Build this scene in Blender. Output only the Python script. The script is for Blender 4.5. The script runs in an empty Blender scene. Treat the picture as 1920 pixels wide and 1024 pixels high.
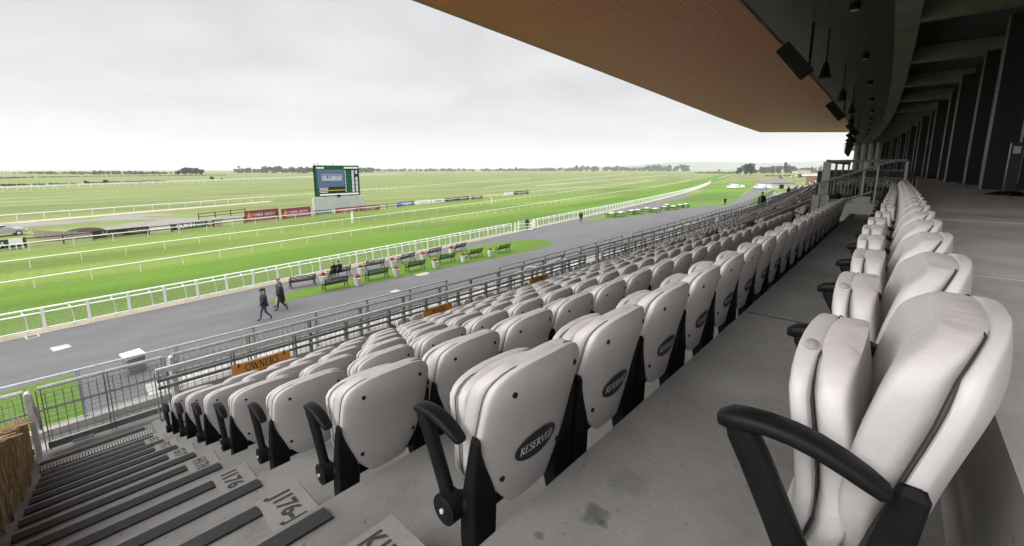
import bpy, math, random
import numpy as np
from mathutils import Vector, Matrix
random.seed(7); rng = np.random.default_rng(7)
S = bpy.context.scene
COL = S.collection
PI = math.pi
EYE = 8.4
# ------------------------------------------------------------------ camera
F_, CX, CY = 804.0, 960.0, 452.0
TH = math.atan(134 / F_); PH = math.radians(42.2355)
cam = bpy.data.cameras.new('Camera'); cam.sensor_width = 36; cam.lens = F_ * 36 / 1920
cam.shift_y = -60 / 1920; cam.clip_start = 0.02; cam.clip_end = 40000
co = bpy.data.objects.new('Camera', cam); COL.objects.link(co); S.camera = co
co.location = (0, 0, EYE); co.rotation_euler = (PI / 2 - TH, 0, PH - PI / 2)
def ray(px, py):
    x = (px - CX) / F_; d = (py - CY) / F_
    c, s = math.cos(TH), math.sin(TH)
    return x, c - d * s, -s - d * c
def G(px, py, z=0.0):
    """survey: photograph pixel -> point on the level z (camera height known)"""
    x, y, v = ray(px, py); t = (z - EYE) / v
    x *= t; y *= t
    return (x * math.sin(PH) + y * math.cos(PH), -x * math.cos(PH) + y * math.sin(PH), z)
def zat(P, py):
    """height of the image row py above the ground point P"""
    f = P[0] * math.cos(PH) + P[1] * math.sin(PH)
    _, y, v = ray(CX, py)
    return EYE + f * v / y
BOW = 1400.0
def W(s, p, z):
    return (s, p + (s * s / BOW if s > 0 else 0), z + EYE)
def yawat(s): return math.atan(2 * max(s, 0) / BOW)
# ------------------------------------------------------------------ mesh building
class MB:
    def __init__(s): s.v = []; s.f = []; s.mi = []
    def add(s, vs, fs, m=0):
        o = len(s.v); s.v += [tuple(map(float, v)) for v in vs]
        s.f += [tuple(i + o for i in f) for f in fs]; s.mi += [m] * len(fs); return s
    def box(s, c, d, rz=0, m=0):
        x, y, z = d[0] / 2, d[1] / 2, d[2] / 2
        cr, sr = math.cos(rz), math.sin(rz)
        vs = []
        for dx, dy, dz in ((-x,-y,-z),(x,-y,-z),(x,y,-z),(-x,y,-z),(-x,-y,z),(x,-y,z),(x,y,z),(-x,y,z)):
            vs.append((c[0] + dx * cr - dy * sr, c[1] + dx * sr + dy * cr, c[2] + dz))
        return s.add(vs, ((0,3,2,1),(4,5,6,7),(0,1,5,4),(1,2,6,5),(2,3,7,6),(3,0,4,7)), m)
    def bar(s, a, b, w, h=None, m=0, up=(0, 0, 1)):
        h = h or w
        a, b = Vector(a), Vector(b); d = (b - a)
        if d.length < 1e-6: return s
        d.normalize(); u = Vector(up)
        if abs(d.dot(u)) > .98: u = Vector((1, 0, 0))
        sx = d.cross(u).normalized() * (w / 2); sz = sx.cross(d).normalized() * (h / 2)
        vs = [p + i * sx + j * sz for p in (a, b) for i, j in ((-1,-1),(1,-1),(1,1),(-1,1))]
        return s.add(vs, ((0,1,2,3),(7,6,5,4),(0,4,5,1),(1,5,6,2),(2,6,7,3),(3,7,4,0)), m)
    def tube(s, path, r, n=8, m=0, cap=True, closed=False):
        P = [Vector(p) for p in path]; k = len(P)
        rs = r if hasattr(r, '__len__') else [r] * k
        vs = []; u = None
        for i in range(k):
            if closed: d = P[(i + 1) % k] - P[i - 1]
            else: d = P[min(i + 1, k - 1)] - P[max(i - 1, 0)]
            d.normalize()
            if u is None:
                u = d.cross(Vector((0, 0, 1)))
                if u.length < .05: u = d.cross(Vector((1, 0, 0)))
            u = (u - d * u.dot(d)).normalized(); w = d.cross(u)
            for j in range(n):
                a = 2 * PI * j / n
                vs.append(P[i] + (u * math.cos(a) + w * math.sin(a)) * rs[i])
        fs = []
        for i in range(k if closed else k - 1):
            for j in range(n):
                a, b = i * n, ((i + 1) % k) * n; j2 = (j + 1) % n
                fs.append((a + j, a + j2, b + j2, b + j))
        if cap and not closed:
            fs.append(tuple(range(n))[::-1]); fs.append(tuple((k - 1) * n + j for j in range(n)))
        return s.add(vs, fs, m)
    def loft(s, secs, m=0, cap=True):
        n = len(secs[0]); vs = [p for q in secs for p in q]; fs = []
        for i in range(len(secs) - 1):
            for j in range(n):
                a, b = i * n, (i + 1) * n; j2 = (j + 1) % n
                fs.append((a + j, a + j2, b + j2, b + j))
        if cap:
            fs.append(tuple(range(n))[::-1]); fs.append(tuple((len(secs) - 1) * n + j for j in range(n)))
        return s.add(vs, fs, m)
    def ell(s, c, r, nu=12, nv=8, m=0):
        secs = []
        for i in range(nv + 1):
            a = -PI / 2 + PI * i / nv; rr = max(math.cos(a), .02)
            secs.append([(c[0] + r[0] * rr * math.cos(2*PI*j/nu), c[1] + r[1] * rr * math.sin(2*PI*j/nu), c[2] + r[2] * math.sin(a)) for j in range(nu)])
        return s.loft(secs, m)
    def cyl(s, a, b, r, n=16, m=0): return s.tube([a, b], r, n, m)
    def poly(s, pts, m=0): return s.add(pts, (tuple(range(len(pts))),), m)
    def prism(s, pts, z0, z1, m=0):
        n = len(pts)
        vs = [(p[0], p[1], z0) for p in pts] + [(p[0], p[1], z1) for p in pts]
        fs = [tuple(range(n))[::-1], tuple(range(n, 2 * n))] + [(i, (i+1) % n, n + (i+1) % n, n + i) for i in range(n)]
        return s.add(vs, fs, m)
    def strip(s, A, B, m=0):
        n = len(A); return s.add(list(A) + list(B), [(i, i + 1, n + i + 1, n + i) for i in range(n - 1)], m)
    def xf(s, M):
        s.v = [tuple(M @ Vector(v)) for v in s.v]; return s
    def mesh(s, name, mats, smooth=False, fix=True, angle=None):
        me = bpy.data.meshes.new(name); me.from_pydata(s.v, [], s.f)
        for m in (mats if isinstance(mats, (list, tuple)) else [mats]): me.materials.append(m)
        if any(s.mi): me.polygons.foreach_set('material_index', s.mi)
        if fix:
            import bmesh
            bm = bmesh.new(); bm.from_mesh(me)
            bmesh.ops.recalc_face_normals(bm, faces=bm.faces); bm.to_mesh(me); bm.free()
        if smooth:
            me.polygons.foreach_set('use_smooth', [True] * len(me.polygons))
            me.set_sharp_from_angle(angle=angle or math.radians(42))
        me.update(); return me
    def build(s, name, mats, parent=None, org=(0, 0, 0), smooth=False, fix=True, angle=None):
        if org != (0, 0, 0): s.v = [(v[0]-org[0], v[1]-org[1], v[2]-org[2]) for v in s.v]
        o = bpy.data.objects.new(name, s.mesh(name, mats, smooth, fix, angle)); COL.objects.link(o)
        if parent is not None: o.parent = parent
        else: o.location = org
        return o
def tag(o, label, cat, group=None, kind=None):
    if label: o['label'] = label
    if cat: o['category'] = cat
    if group: o['group'] = group
    if kind: o['kind'] = kind
    return o
def struct(o): o['kind'] = 'structure'; return o
def thing(name, label, cat, loc=(0, 0, 0), rz=0, group=None):
    o = bpy.data.objects.new(name, None); COL.objects.link(o); o.empty_display_size = .2
    o.location = loc; o.rotation_euler = (0, 0, rz)
    return tag(o, label, cat, group)
def kids(o): return [c for c in KIDS.get(o.name, [])]
KIDS = {}
def inst(name, me, parent, loc=(0, 0, 0), rot=(0, 0, 0)):
    o = bpy.data.objects.new(name, me); COL.objects.link(o); o.parent = parent
    o.location = loc; o.rotation_euler = rot; return o
def dup(root, loc, rz=0, label=None, group=None):
    r = root.copy(); COL.objects.link(r); r.location = loc; r.rotation_euler = (0, 0, rz)
    if label: r['label'] = label
    if group: r['group'] = group
    for ch in list(root.children):
        c = ch.copy(); COL.objects.link(c); c.parent = r
        for g in list(ch.children):
            d = g.copy(); COL.objects.link(d); d.parent = c
    return r
# ------------------------------------------------------------------ materials
def M(name, col, rough=.6, metal=0., var=.12, sc=6., bump=0., bsc=60., spec=.5, col2=None, stretch=None, dirt=0., coat=0., rvar=.1, rot=0):
    m = bpy.data.materials.new(name); m.use_nodes = True
    nt = m.node_tree; N, L = nt.nodes, nt.links
    b = N['Principled BSDF']
    b.inputs['Roughness'].default_value = rough; b.inputs['Metallic'].default_value = metal
    b.inputs['Specular IOR Level'].default_value = spec
    if coat: b.inputs['Coat Weight'].default_value = coat; b.inputs['Coat Roughness'].default_value = .15
    tc = N.new('ShaderNodeTexCoord'); src = tc.outputs['Object']
    if stretch:
        mp = N.new('ShaderNodeMapping'); mp.inputs['Scale'].default_value = stretch; mp.inputs['Rotation'].default_value = (0, 0, rot)
        L.new(src, mp.inputs['Vector']); src = mp.outputs['Vector']
    n1 = N.new('ShaderNodeTexNoise'); n1.inputs['Scale'].default_value = sc; n1.inputs['Detail'].default_value = 6; n1.inputs['Roughness'].default_value = .62
    L.new(src, n1.inputs['Vector'])
    mr = N.new('ShaderNodeMapRange'); mr.inputs[1].default_value = .3; mr.inputs[2].default_value = .7
    L.new(n1.outputs['Fac'], mr.inputs[0])
    mx = N.new('ShaderNodeMix'); mx.data_type = 'RGBA'
    c2 = col2 or tuple(min(1, c * (1 + var)) for c in col); c1 = col if col2 else tuple(c * (1 - var) for c in col)
    mx.inputs[6].default_value = (*c1, 1); mx.inputs[7].default_value = (*c2, 1)
    L.new(mr.outputs[0], mx.inputs[0]); out = mx.outputs[2]
    if dirt:
        n2 = N.new('ShaderNodeTexNoise'); n2.inputs['Scale'].default_value = sc * .23; n2.inputs['Detail'].default_value = 8; n2.inputs['Roughness'].default_value = .7
        L.new(src, n2.inputs['Vector'])
        r2 = N.new('ShaderNodeMapRange'); r2.inputs[1].default_value = .48; r2.inputs[2].default_value = .72; r2.inputs[4].default_value = dirt
        L.new(n2.outputs['Fac'], r2.inputs[0])
        m2 = N.new('ShaderNodeMix'); m2.data_type = 'RGBA'; m2.inputs[7].default_value = (col[0] * .45, col[1] * .42, col[2] * .36, 1)
        L.new(r2.outputs[0], m2.inputs[0]); L.new(out, m2.inputs[6]); out = m2.outputs[2]
    L.new(out, b.inputs['Base Color'])
    if rvar:
        rr = N.new('ShaderNodeMapRange'); rr.inputs[3].default_value = max(.05, rough - rvar); rr.inputs[4].default_value = min(1, rough + rvar)
        L.new(n1.outputs['Fac'], rr.inputs[0]); L.new(rr.outputs[0], b.inputs['Roughness'])
    if bump:
        n3 = N.new('ShaderNodeTexNoise'); n3.inputs['Scale'].default_value = bsc; n3.inputs['Detail'].default_value = 4
        L.new(src, n3.inputs['Vector'])
        bp = N.new('ShaderNodeBump'); bp.inputs['Strength'].default_value = bump; bp.inputs['Distance'].default_value = .02
        L.new(n3.outputs['Fac'], bp.inputs['Height']); L.new(bp.outputs['Normal'], b.inputs['Normal'])
    return m
def objvar(m, lo=.9, hi=1.06):
    nt = m.node_tree; N, L = nt.nodes, nt.links; b = N['Principled BSDF']; src = b.inputs['Base Color'].links[0].from_socket
    oi = N.new('ShaderNodeObjectInfo'); r = N.new('ShaderNodeMapRange'); r.inputs[3].default_value = lo; r.inputs[4].default_value = hi
    L.new(oi.outputs['Random'], r.inputs[0]); y = N.new('ShaderNodeVectorMath'); y.operation = 'SCALE'
    L.new(src, y.inputs[0]); L.new(r.outputs[0], y.inputs['Scale']); L.new(y.outputs[0], b.inputs['Base Color']); return m
def panels(m, sx, sy, dark=.7, mortar=.012):
    nt = m.node_tree; N, L = nt.nodes, nt.links; b = N['Principled BSDF']; src = b.inputs['Base Color'].links[0].from_socket
    tc = [n for n in N if n.type == 'TEX_COORD'][0]; br = N.new('ShaderNodeTexBrick'); br.inputs['Scale'].default_value = 1; br.inputs['Brick Width'].default_value = sx; br.inputs['Row Height'].default_value = sy
    br.inputs['Mortar Size'].default_value = mortar; br.inputs['Color1'].default_value = (1, 1, 1, 1); br.inputs['Color2'].default_value = (.86, .86, .86, 1); br.inputs['Mortar'].default_value = (dark, dark, dark, 1)
    L.new(tc.outputs['Object'], br.inputs['Vector']); y = N.new('ShaderNodeVectorMath'); y.operation = 'MULTIPLY'
    L.new(src, y.inputs[0]); L.new(br.outputs['Color'], y.inputs[1]); L.new(y.outputs[0], b.inputs['Base Color']); return m
def concrete(name, col, speck=.35, stain=.5):
    m = M(name, col, .75, var=.1, sc=3.5, bump=.12, bsc=90, dirt=stain)
    nt = m.node_tree; N, L = nt.nodes, nt.links; b = N['Principled BSDF']
    src = b.inputs['Base Color'].links[0].from_socket; tc = [n for n in N if n.type == 'TEX_COORD'][0]
    v = N.new('ShaderNodeTexNoise'); v.inputs['Scale'].default_value = 34; v.inputs['Detail'].default_value = 3
    L.new(tc.outputs['Object'], v.inputs['Vector'])
    r = N.new('ShaderNodeMapRange'); r.inputs[1].default_value = .66; r.inputs[2].default_value = .75; r.inputs[4].default_value = speck
    L.new(v.outputs['Fac'], r.inputs[0])
    x = N.new('ShaderNodeMix'); x.data_type = 'RGBA'; x.inputs[7].default_value = (.03, .028, .024, 1)
    L.new(r.outputs[0], x.inputs[0]); L.new(src, x.inputs[6])
    w = N.new('ShaderNodeTexNoise'); w.inputs['Scale'].default_value = .9; w.inputs['Detail'].default_value = 5
    L.new(tc.outputs['Object'], w.inputs['Vector'])
    r3 = N.new('ShaderNodeMapRange'); r3.inputs[1].default_value = .35; r3.inputs[2].default_value = .7; r3.inputs[3].default_value = .82; r3.inputs[4].default_value = 1.12
    L.new(w.outputs['Fac'], r3.inputs[0])
    y = N.new('ShaderNodeVectorMath'); y.operation = 'MULTIPLY'
    L.new(x.outputs[2], y.inputs[0]); L.new(r3.outputs[0], y.inputs[1]); L.new(y.outputs[0], b.inputs['Base Color'])
    return m
def stains(m, spots):
    nt = m.node_tree; N, L = nt.nodes, nt.links; b = N['Principled BSDF']; tc = [n for n in N if n.type == 'TEX_COORD'][0]
    nz = N.new('ShaderNodeTexNoise'); nz.inputs['Scale'].default_value = 22; nz.inputs['Detail'].default_value = 5; L.new(tc.outputs['Object'], nz.inputs['Vector'])
    for (x, y, z), r, k in spots:
        src = b.inputs['Base Color'].links[0].from_socket
        d = N.new('ShaderNodeVectorMath'); d.operation = 'DISTANCE'; d.inputs[1].default_value = (x, y, z); L.new(tc.outputs['Object'], d.inputs[0])
        a = N.new('ShaderNodeMath'); a.operation = 'MULTIPLY_ADD'; a.inputs[1].default_value = 1.6 * r; L.new(nz.outputs['Fac'], a.inputs[0]); L.new(d.outputs['Value'], a.inputs[2])
        q = N.new('ShaderNodeMapRange'); q.interpolation_type = 'SMOOTHSTEP'; q.inputs[1].default_value = r * 1.2; q.inputs[2].default_value = r * 1.75; q.inputs[3].default_value = k; q.inputs[4].default_value = 1; L.new(a.outputs[0], q.inputs[0])
        y_ = N.new('ShaderNodeVectorMath'); y_.operation = 'SCALE'; L.new(src, y_.inputs[0]); L.new(q.outputs[0], y_.inputs['Scale']); L.new(y_.outputs[0], b.inputs['Base Color'])
    return m
def grass(name, a, b_, c, sc=.12, st=(.25, 1, 1), rot=.13, fine=9.):
    m = M(name, a, .85, var=.1, sc=sc, bump=.25, bsc=14, spec=.15, col2=b_, stretch=st, rot=rot, rvar=0)
    nt = m.node_tree; N, L = nt.nodes, nt.links; b = N['Principled BSDF']
    src = b.inputs['Base Color'].links[0].from_socket; tc = [n for n in N if n.type == 'TEX_COORD'][0]
    v = N.new('ShaderNodeTexNoise'); v.inputs['Scale'].default_value = fine; v.inputs['Detail'].default_value = 6; v.inputs['Roughness'].default_value = .75
    L.new(tc.outputs['Object'], v.inputs['Vector'])
    r = N.new('ShaderNodeMapRange'); r.inputs[1].default_value = .42; r.inputs[2].default_value = .72; r.inputs[4].default_value = .8
    L.new(v.outputs['Fac'], r.inputs[0])
    x = N.new('ShaderNodeMix'); x.data_type = 'RGBA'; x.inputs[7].default_value = (*c, 1)
    L.new(r.outputs[0], x.inputs[0]); L.new(src, x.inputs[6])
    w = N.new('ShaderNodeTexNoise'); w.inputs['Scale'].default_value = .05; w.inputs['Detail'].default_value = 5
    mp = N.new('ShaderNodeMapping'); mp.inputs['Scale'].default_value = (.35, 1.6, 1); mp.inputs['Rotation'].default_value = (0, 0, rot)
    L.new(tc.outputs['Object'], mp.inputs['Vector']); L.new(mp.outputs['Vector'], w.inputs['Vector'])
    r3 = N.new('ShaderNodeMapRange'); r3.inputs[1].default_value = .35; r3.inputs[2].default_value = .68; r3.inputs[3].default_value = .74; r3.inputs[4].default_value = 1.2
    L.new(w.outputs['Fac'], r3.inputs[0])
    y = N.new('ShaderNodeVectorMath'); y.operation = 'MULTIPLY'
    L.new(x.outputs[2], y.inputs[0]); L.new(r3.outputs[0], y.inputs[1]); L.new(y.outputs[0], b.inputs['Base Color'])
    return m
def emis(name, col, e):
    m = M(name, tuple(c * .15 for c in col), .6, var=.03, sc=20)
    b = m.node_tree.nodes['Principled BSDF']; b.inputs['Specular IOR Level'].default_value = .1; b.inputs['Emission Color'].default_value = (*col, 1); b.inputs['Emission Strength'].default_value = e
    return m
K = {}
K['shell'] = objvar(M('seat_plastic', (.575, .555, .547), .45, var=.05, sc=9, bump=.03, bsc=300, dirt=.22))
K['vinyl'] = objvar(M('seat_vinyl', (.545, .518, .51), .5, var=.06, sc=7, bump=.14, bsc=34, dirt=.18))
K['black'] = M('black_plastic', (.008, .0082, .009), .5, var=.25, sc=30, bump=.04, bsc=350, spec=.14)
K['seam'] = M('seam_thread', (.02, .02, .02), .8, var=.1)
K['screw'] = M('dark_screw', (.02, .02, .022), .4, metal=.5, var=.2, sc=40)
K['badge'] = M('badge_grey', (.018, .021, .024), .5, var=.08, sc=20)
K['ink'] = M('pale_ink', (.86, .86, .85), .6, var=.05)
K['darkink'] = M('dark_ink', (.035, .035, .035), .8, var=.3, sc=60)
K['tagm'] = M('number_tag_grey', (.36, .35, .34), .4, var=.1, sc=50)
K['conc'] = stains(concrete('stand_concrete', (.228, .225, .216), .6, .75), [(G(x, y, z), r, k) for x, y, z, r, k in ((1112, 962, 7.36, .055, .5), (1130, 984, 7.36, .02, .6), (1302, 641, 7.36, .05, .6), (1395, 842, 7.36, .018, .6), (1010, 1005, 7.36, .02, .6), (1250, 755, 7.36, .02, .6), (1180, 905, 7.36, .09, .82), (480, 1005, 6.8, .06, .7), (330, 905, 6.4, .05, .7))])
K['conc_pale'] = concrete('pale_concrete', (.40, .39, .365), .25, .35)
K['tile'] = concrete('row_tile', (.262, .256, .24), .4, .6)
K['grip'] = M('grip_strip', (.032, .032, .034), .9, var=.3, sc=60, bump=.4, bsc=500)
K['terrazzo'] = concrete('concourse_paving', (.46, .44, .422), .7, .5)
K['galv'] = M('galvanised_steel', (.62, .63, .63), .42, metal=.2, var=.18, sc=14, bump=.03, bsc=60)
K['galvdark'] = M('weathered_steel', (.27, .275, .275), .5, metal=.6, var=.2, sc=14)
K['tube'] = M('pale_tube', (.42, .42, .41), .5, var=.1, sc=8)
K['darksteel'] = M('dark_railing_steel', (.10, .10, .10), .5, metal=.3, var=.2, sc=14)
K['wire'] = M('steel_wire', (.30, .305, .30), .5, metal=.5, var=.1)
K['white'] = M('white_paint', (.80, .80, .79), .5, var=.05, sc=5, dirt=.12)
K['asph'] = M('asphalt', (.104, .102, .103), .88, var=.16, sc=.9, bump=.3, bsc=120, dirt=.4, stretch=(.35, 1, 1))
K['path'] = M('gravel_track', (.19, .175, .155), .95, var=.18, sc=.6, bump=.3, bsc=20, dirt=.2)
K['sand'] = M('sandy_edge', (.36, .31, .22), .95, var=.2, sc=.9, bump=.3, bsc=20)
K['turf'] = grass('race_turf', (.082, .160, .012), (.110, .192, .016), (.036, .082, .006), .25, (.12, 1, 1), .1, 4.)
K['infield'] = grass('infield_turf', (.112, .185, .025), (.158, .205, .036), (.06, .104, .013), .16, (.22, 1, 1), .18, 2.2)
K['field'] = grass('far_field', (.14, .18, .052), (.18, .195, .068), (.115, .15, .045), .012, (.3, 1, 1), .4, .35)
K['field_dry'] = grass('dry_field', (.16, .15, .06), (.19, .165, .075), (.13, .12, .05), .05, (.3, 1, 1), .4, .6)
K['lawn'] = grass('island_lawn', (.085, .165, .018), (.12, .20, .024), (.06, .12, .012), .8, (1, 1, 1), 0, 7.)
K['wood'] = M('canopy_wood', (.50, .135, .035), .5, var=.2, sc=1.3, stretch=(.35, 6, 1), bump=.05, bsc=20)
panels(K['wood'], 1.2, .24, .45, .02)
K['woodedge'] = M('canopy_edge', (.30, .25, .2), .5, var=.1)
K['darkceil'] = M('dark_soffit', (.11, .11, .108), .36, metal=.25, var=.16, sc=1.2, stretch=(1, 7, 1)); panels(K['darkceil'], 2.4, .6, .4, .01)
K['_old'] = M('dark_soffit', (.075, .075, .073), .38, metal=.25, var=.16, sc=1.2, stretch=(1, 7, 1))
K['fascia'] = M('white_fascia', (.72, .72, .7), .5, var=.05)
K['beam'] = concrete('beam_concrete', (.38, .37, .34), .15, .3)
K['slab'] = M('slab_soffit', (.14, .135, .125), .8, var=.15, sc=1.)
K['fin'] = M('black_fin', (.006, .006, .0065), .45, var=.2, sc=3)
K['trim'] = M('bright_trim', (.45, .45, .45), .3, metal=.8, var=.1)
K['glass'] = M('dark_glazing', (.012, .014, .016), .06, var=.1, sc=1, rvar=0, spec=.8)
K['daylight_paint'] = M('painted_daylight', (.55, .6, .64), .08, var=.06, sc=1, rvar=0)  # opaque pale colour standing in for daylight seen through the glass
K['sign'] = M('orange_board', (.78, .34, .07), .5, var=.06, sc=6, dirt=.1)
K['bench'] = M('bench_black', (.009, .0095, .011), .6, var=.2, sc=20, spec=.2)
K['pot'] = M('white_pot', (.74, .73, .71), .5, var=.06, sc=8, dirt=.12)
K['soil'] = M('soil', (.03, .02, .014), .95, var=.4, sc=8, bump=.5, bsc=12)
K['flower_red'] = M('red_petals', (.40, .07, .045), .7, var=.4, sc=30)
K['flower_mix'] = M('mixed_petals', (.42, .16, .05), .7, var=.5, sc=30)
K['leaf'] = M('leaf_green', (.05, .085, .02), .75, var=.4, sc=1.5)
K['pine'] = M('dark_leaf', (.028, .045, .022), .8, var=.4, sc=.6)
K['hedge'] = M('hedge_leaf', (.05, .06, .026), .85, var=.4, sc=.3)
K['rust'] = M('autumn_leaf', (.16, .085, .03), .8, var=.35, sc=.8)
K['bark'] = M('bark', (.07, .055, .04), .9, var=.3, sc=6, bump=.4, bsc=20)
K['willow'] = M('dry_brush', (.50, .37, .22), .85, var=.45, sc=26, stretch=(1, 1, .2))
K['willowdark'] = M('brush_core', (.22, .15, .085), .95, var=.4, sc=12, bump=.5, bsc=40)
K['table'] = M('table_grey_white', (.52, .52, .51), .6, var=.1, sc=3)
K['board_black'] = M('banner_black', (.012, .012, .012), .55, var=.2, sc=3)
K['board_red'] = M('banner_maroon', (.22, .025, .05), .55, var=.1, sc=1)
K['board_green'] = M('banner_green', (.03, .11, .10), .55, var=.12, sc=1)
K['board_blue'] = M('banner_blue', (.03, .09, .30), .55, var=.12, sc=1)
K['board_white'] = M('banner_white', (.78, .78, .77), .55, var=.05, sc=1)
K['board_brown'] = M('banner_brown', (.17, .09, .07), .55, var=.12, sc=1)
K['board_grey'] = M('banner_grey', (.45, .45, .45), .55, var=.12, sc=1)
K['timber'] = M('weathered_timber', (.27, .235, .205), .9, var=.2, sc=1.5, stretch=(3, 3, .3), bump=.2, bsc=20)
K['gold'] = M('gold_print', (.62, .42, .10), .5, var=.1)
K['green_print'] = M('green_print', (.10, .48, .20), .5, var=.1)
K['skin'] = M('skin', (.46, .27, .20), .55, var=.1, sc=20)
K['hair'] = M('grey_hair', (.14, .12, .10), .8, var=.3, sc=60)
K['navy'] = M('navy_cloth', (.018, .022, .045), .85, var=.2, sc=20)
K['coat'] = M('charcoal_cloth', (.013, .014, .017), .85, var=.2, sc=20)
K['jeans'] = M('denim', (.045, .075, .13), .85, var=.25, sc=20)
K['trouser'] = M('black_trousers', (.014, .014, .017), .85, var=.2, sc=20)
K['cream'] = M('cream_cloth', (.45, .42, .36), .85, var=.1, sc=20)
K['shoe'] = M('black_shoe', (.012, .011, .011), .4, var=.2)
K['greyjacket'] = M('grey_jacket', (.06, .065, .07), .85, var=.2, sc=20)
K['carwhite'] = M('white_car_paint', (.72, .73, .74), .25, var=.02, coat=.5, rvar=0)
K['carsilver'] = M('silver_car_paint', (.42, .44, .47), .3, metal=.4, var=.03, coat=.5, rvar=0)
K['carglass'] = M('car_glass', (.02, .025, .03), .06, var=.1, rvar=0)
K['tyre'] = M('tyre', (.015, .015, .015), .85, var=.2)
K['render'] = M('rendered_wall', (.62, .60, .55), .85, var=.06, sc=2, dirt=.15)
K['rooftile'] = M('slate_roof', (.13, .12, .125), .7, var=.2, sc=3, stretch=(1, 6, 1))
K['brown'] = M('brown_cladding', (.20, .11, .06), .7, var=.2, sc=3)
K['hill'] = M('far_hill', (.10, .115, .07), .95, var=.25, sc=.004)
K['screen_green'] = emis('screen_green', (.006, .075, .028), .7)
K['screen_dark'] = emis('screen_dark', (.012, .024, .018), .4)
K['screen_blue'] = emis('screen_blue', (.085, .125, .21), .62)
K['screen_white'] = emis('screen_white', (.72, .75, .73), .62)
K['yellow'] = M('yellow_line', (.60, .42, .06), .7, var=.1)
K['flash'] = M('petal_white', (.6, .6, .57), .7, var=.15, sc=40)
# ------------------------------------------------------------------ lettering
def arc(cx, cy, rx, ry, a0, a1, n=12):
    return [(cx + rx * math.cos(math.radians(a0 + (a1 - a0) * i / n)), cy + ry * math.sin(math.radians(a0 + (a1 - a0) * i / n))) for i in range(n + 1)]
T_, t_ = .15, .06
SERIF = {
 'A': (.78, [(t_, [(.08, 0), (.36, 1)]), (T_, [(.36, 1), (.68, 0)]), (t_, [(.18, .34), (.54, .34)])], [(.08, 0), (.68, 0)]),
 'C': (.76, [(.10, arc(.42, .5, .34, .48, 45, 315))], []),
 'D': (.80, [(T_, [(.16, 0), (.16, 1)]), (.10, [(.16, .97), (.3, .97)] + arc(.34, .5, .36, .47, 90, -90) + [(.16, .03)])], [(.13, 0), (.13, 1)]),
 'E': (.66, [(T_, [(.16, 0), (.16, 1)]), (t_, [(.16, .97), (.58, .97)]), (t_, [(.16, .52), (.48, .52)]), (t_, [(.16, .03), (.6, .03)]), (t_, [(.58, .97), (.58, .8)]), (t_, [(.6, .03), (.6, .2)])], [(.13, 0), (.13, 1)]),
 'G': (.82, [(.10, arc(.42, .5, .34, .48, 45, 330)), (T_, [(.68, .05), (.68, .42)])], [(.68, .42)]),
 'H': (.84, [(T_, [(.16, 0), (.16, 1)]), (T_, [(.68, 0), (.68, 1)]), (t_, [(.16, .52), (.68, .52)])], [(.16, 0), (.16, 1), (.68, 0), (.68, 1)]),
 'I': (.36, [(T_, [(.18, 0), (.18, 1)])], [(.18, 0), (.18, 1)]),
 'L': (.64, [(T_, [(.16, 0), (.16, 1)]), (t_, [(.16, .03), (.58, .03)]), (t_, [(.58, .03), (.58, .22)])], [(.13, 0), (.16, 1)]),
 'M': (.98, [(t_, [(.14, 0), (.16, 1)]), (T_, [(.16, 1), (.48, .05)]), (t_, [(.48, .05), (.8, 1)]), (T_, [(.82, 1), (.84, 0)])], [(.14, 0), (.14, 1), (.84, 0), (.84, 1)]),
 'N': (.84, [(t_, [(.14, 0), (.14, 1)]), (T_, [(.14, 1), (.68, 0)]), (t_, [(.68, 0), (.68, 1)])], [(.14, 0), (.1, 1), (.68, 1)]),
 'O': (.86, [(.11, arc(.43, .5, .36, .48, 0, 360, 20))], []),
 'P': (.68, [(T_, [(.16, 0), (.16, 1)]), (.09, [(.16, .97), (.3, .97)] + arc(.34, .73, .24, .24, 90, -90) + [(.16, .49)])], [(.16, 0), (.13, 1)]),
 'R': (.76, [(T_, [(.16, 0), (.16, 1)]), (.09, [(.16, .97), (.3, .97)] + arc(.34, .74, .23, .23, 90, -90) + [(.16, .51)]), (T_, [(.34, .5), (.66, 0)])], [(.16, 0), (.13, 1), (.68, 0)]),
 'S': (.60, [(.11, arc(.3, .74, .2, .23, 30, 200) + arc(.3, .26, .23, .23, 70, -150))], []),
 'T': (.72, [(T_, [(.36, 0), (.36, 1)]), (t_, [(.06, .97), (.66, .97)]), (t_, [(.06, .97), (.06, .78)]), (t_, [(.66, .97), (.66, .78)])], [(.36, 0)]),
 'U': (.80, [(T_, [(.15, 1), (.15, .3)]), (.09, arc(.4, .3, .25, .28, 180, 360)), (t_, [(.65, .3), (.65, 1)])], [(.15, 1), (.65, 1)]),
 'V': (.78, [(T_, [(.1, 1), (.4, 0)]), (t_, [(.4, 0), (.68, 1)])], [(.1, 1), (.68, 1)]),
 'W': (1.06, [(T_, [(.1, 1), (.34, 0)]), (t_, [(.34, 0), (.54, .9)]), (T_, [(.52, .95), (.76, 0)]), (t_, [(.76, 0), (.98, 1)])], [(.1, 1), (.98, 1)]),
 '&': (.86, [(.1, [(.72, .5)] + arc(.38, .26, .28, .25, 20, -200) + arc(.4, .78, .18, .2, 200, 0) + [(.3, .5), (.8, 0)])], []),
 ' ': (.4, [], [])}
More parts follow.
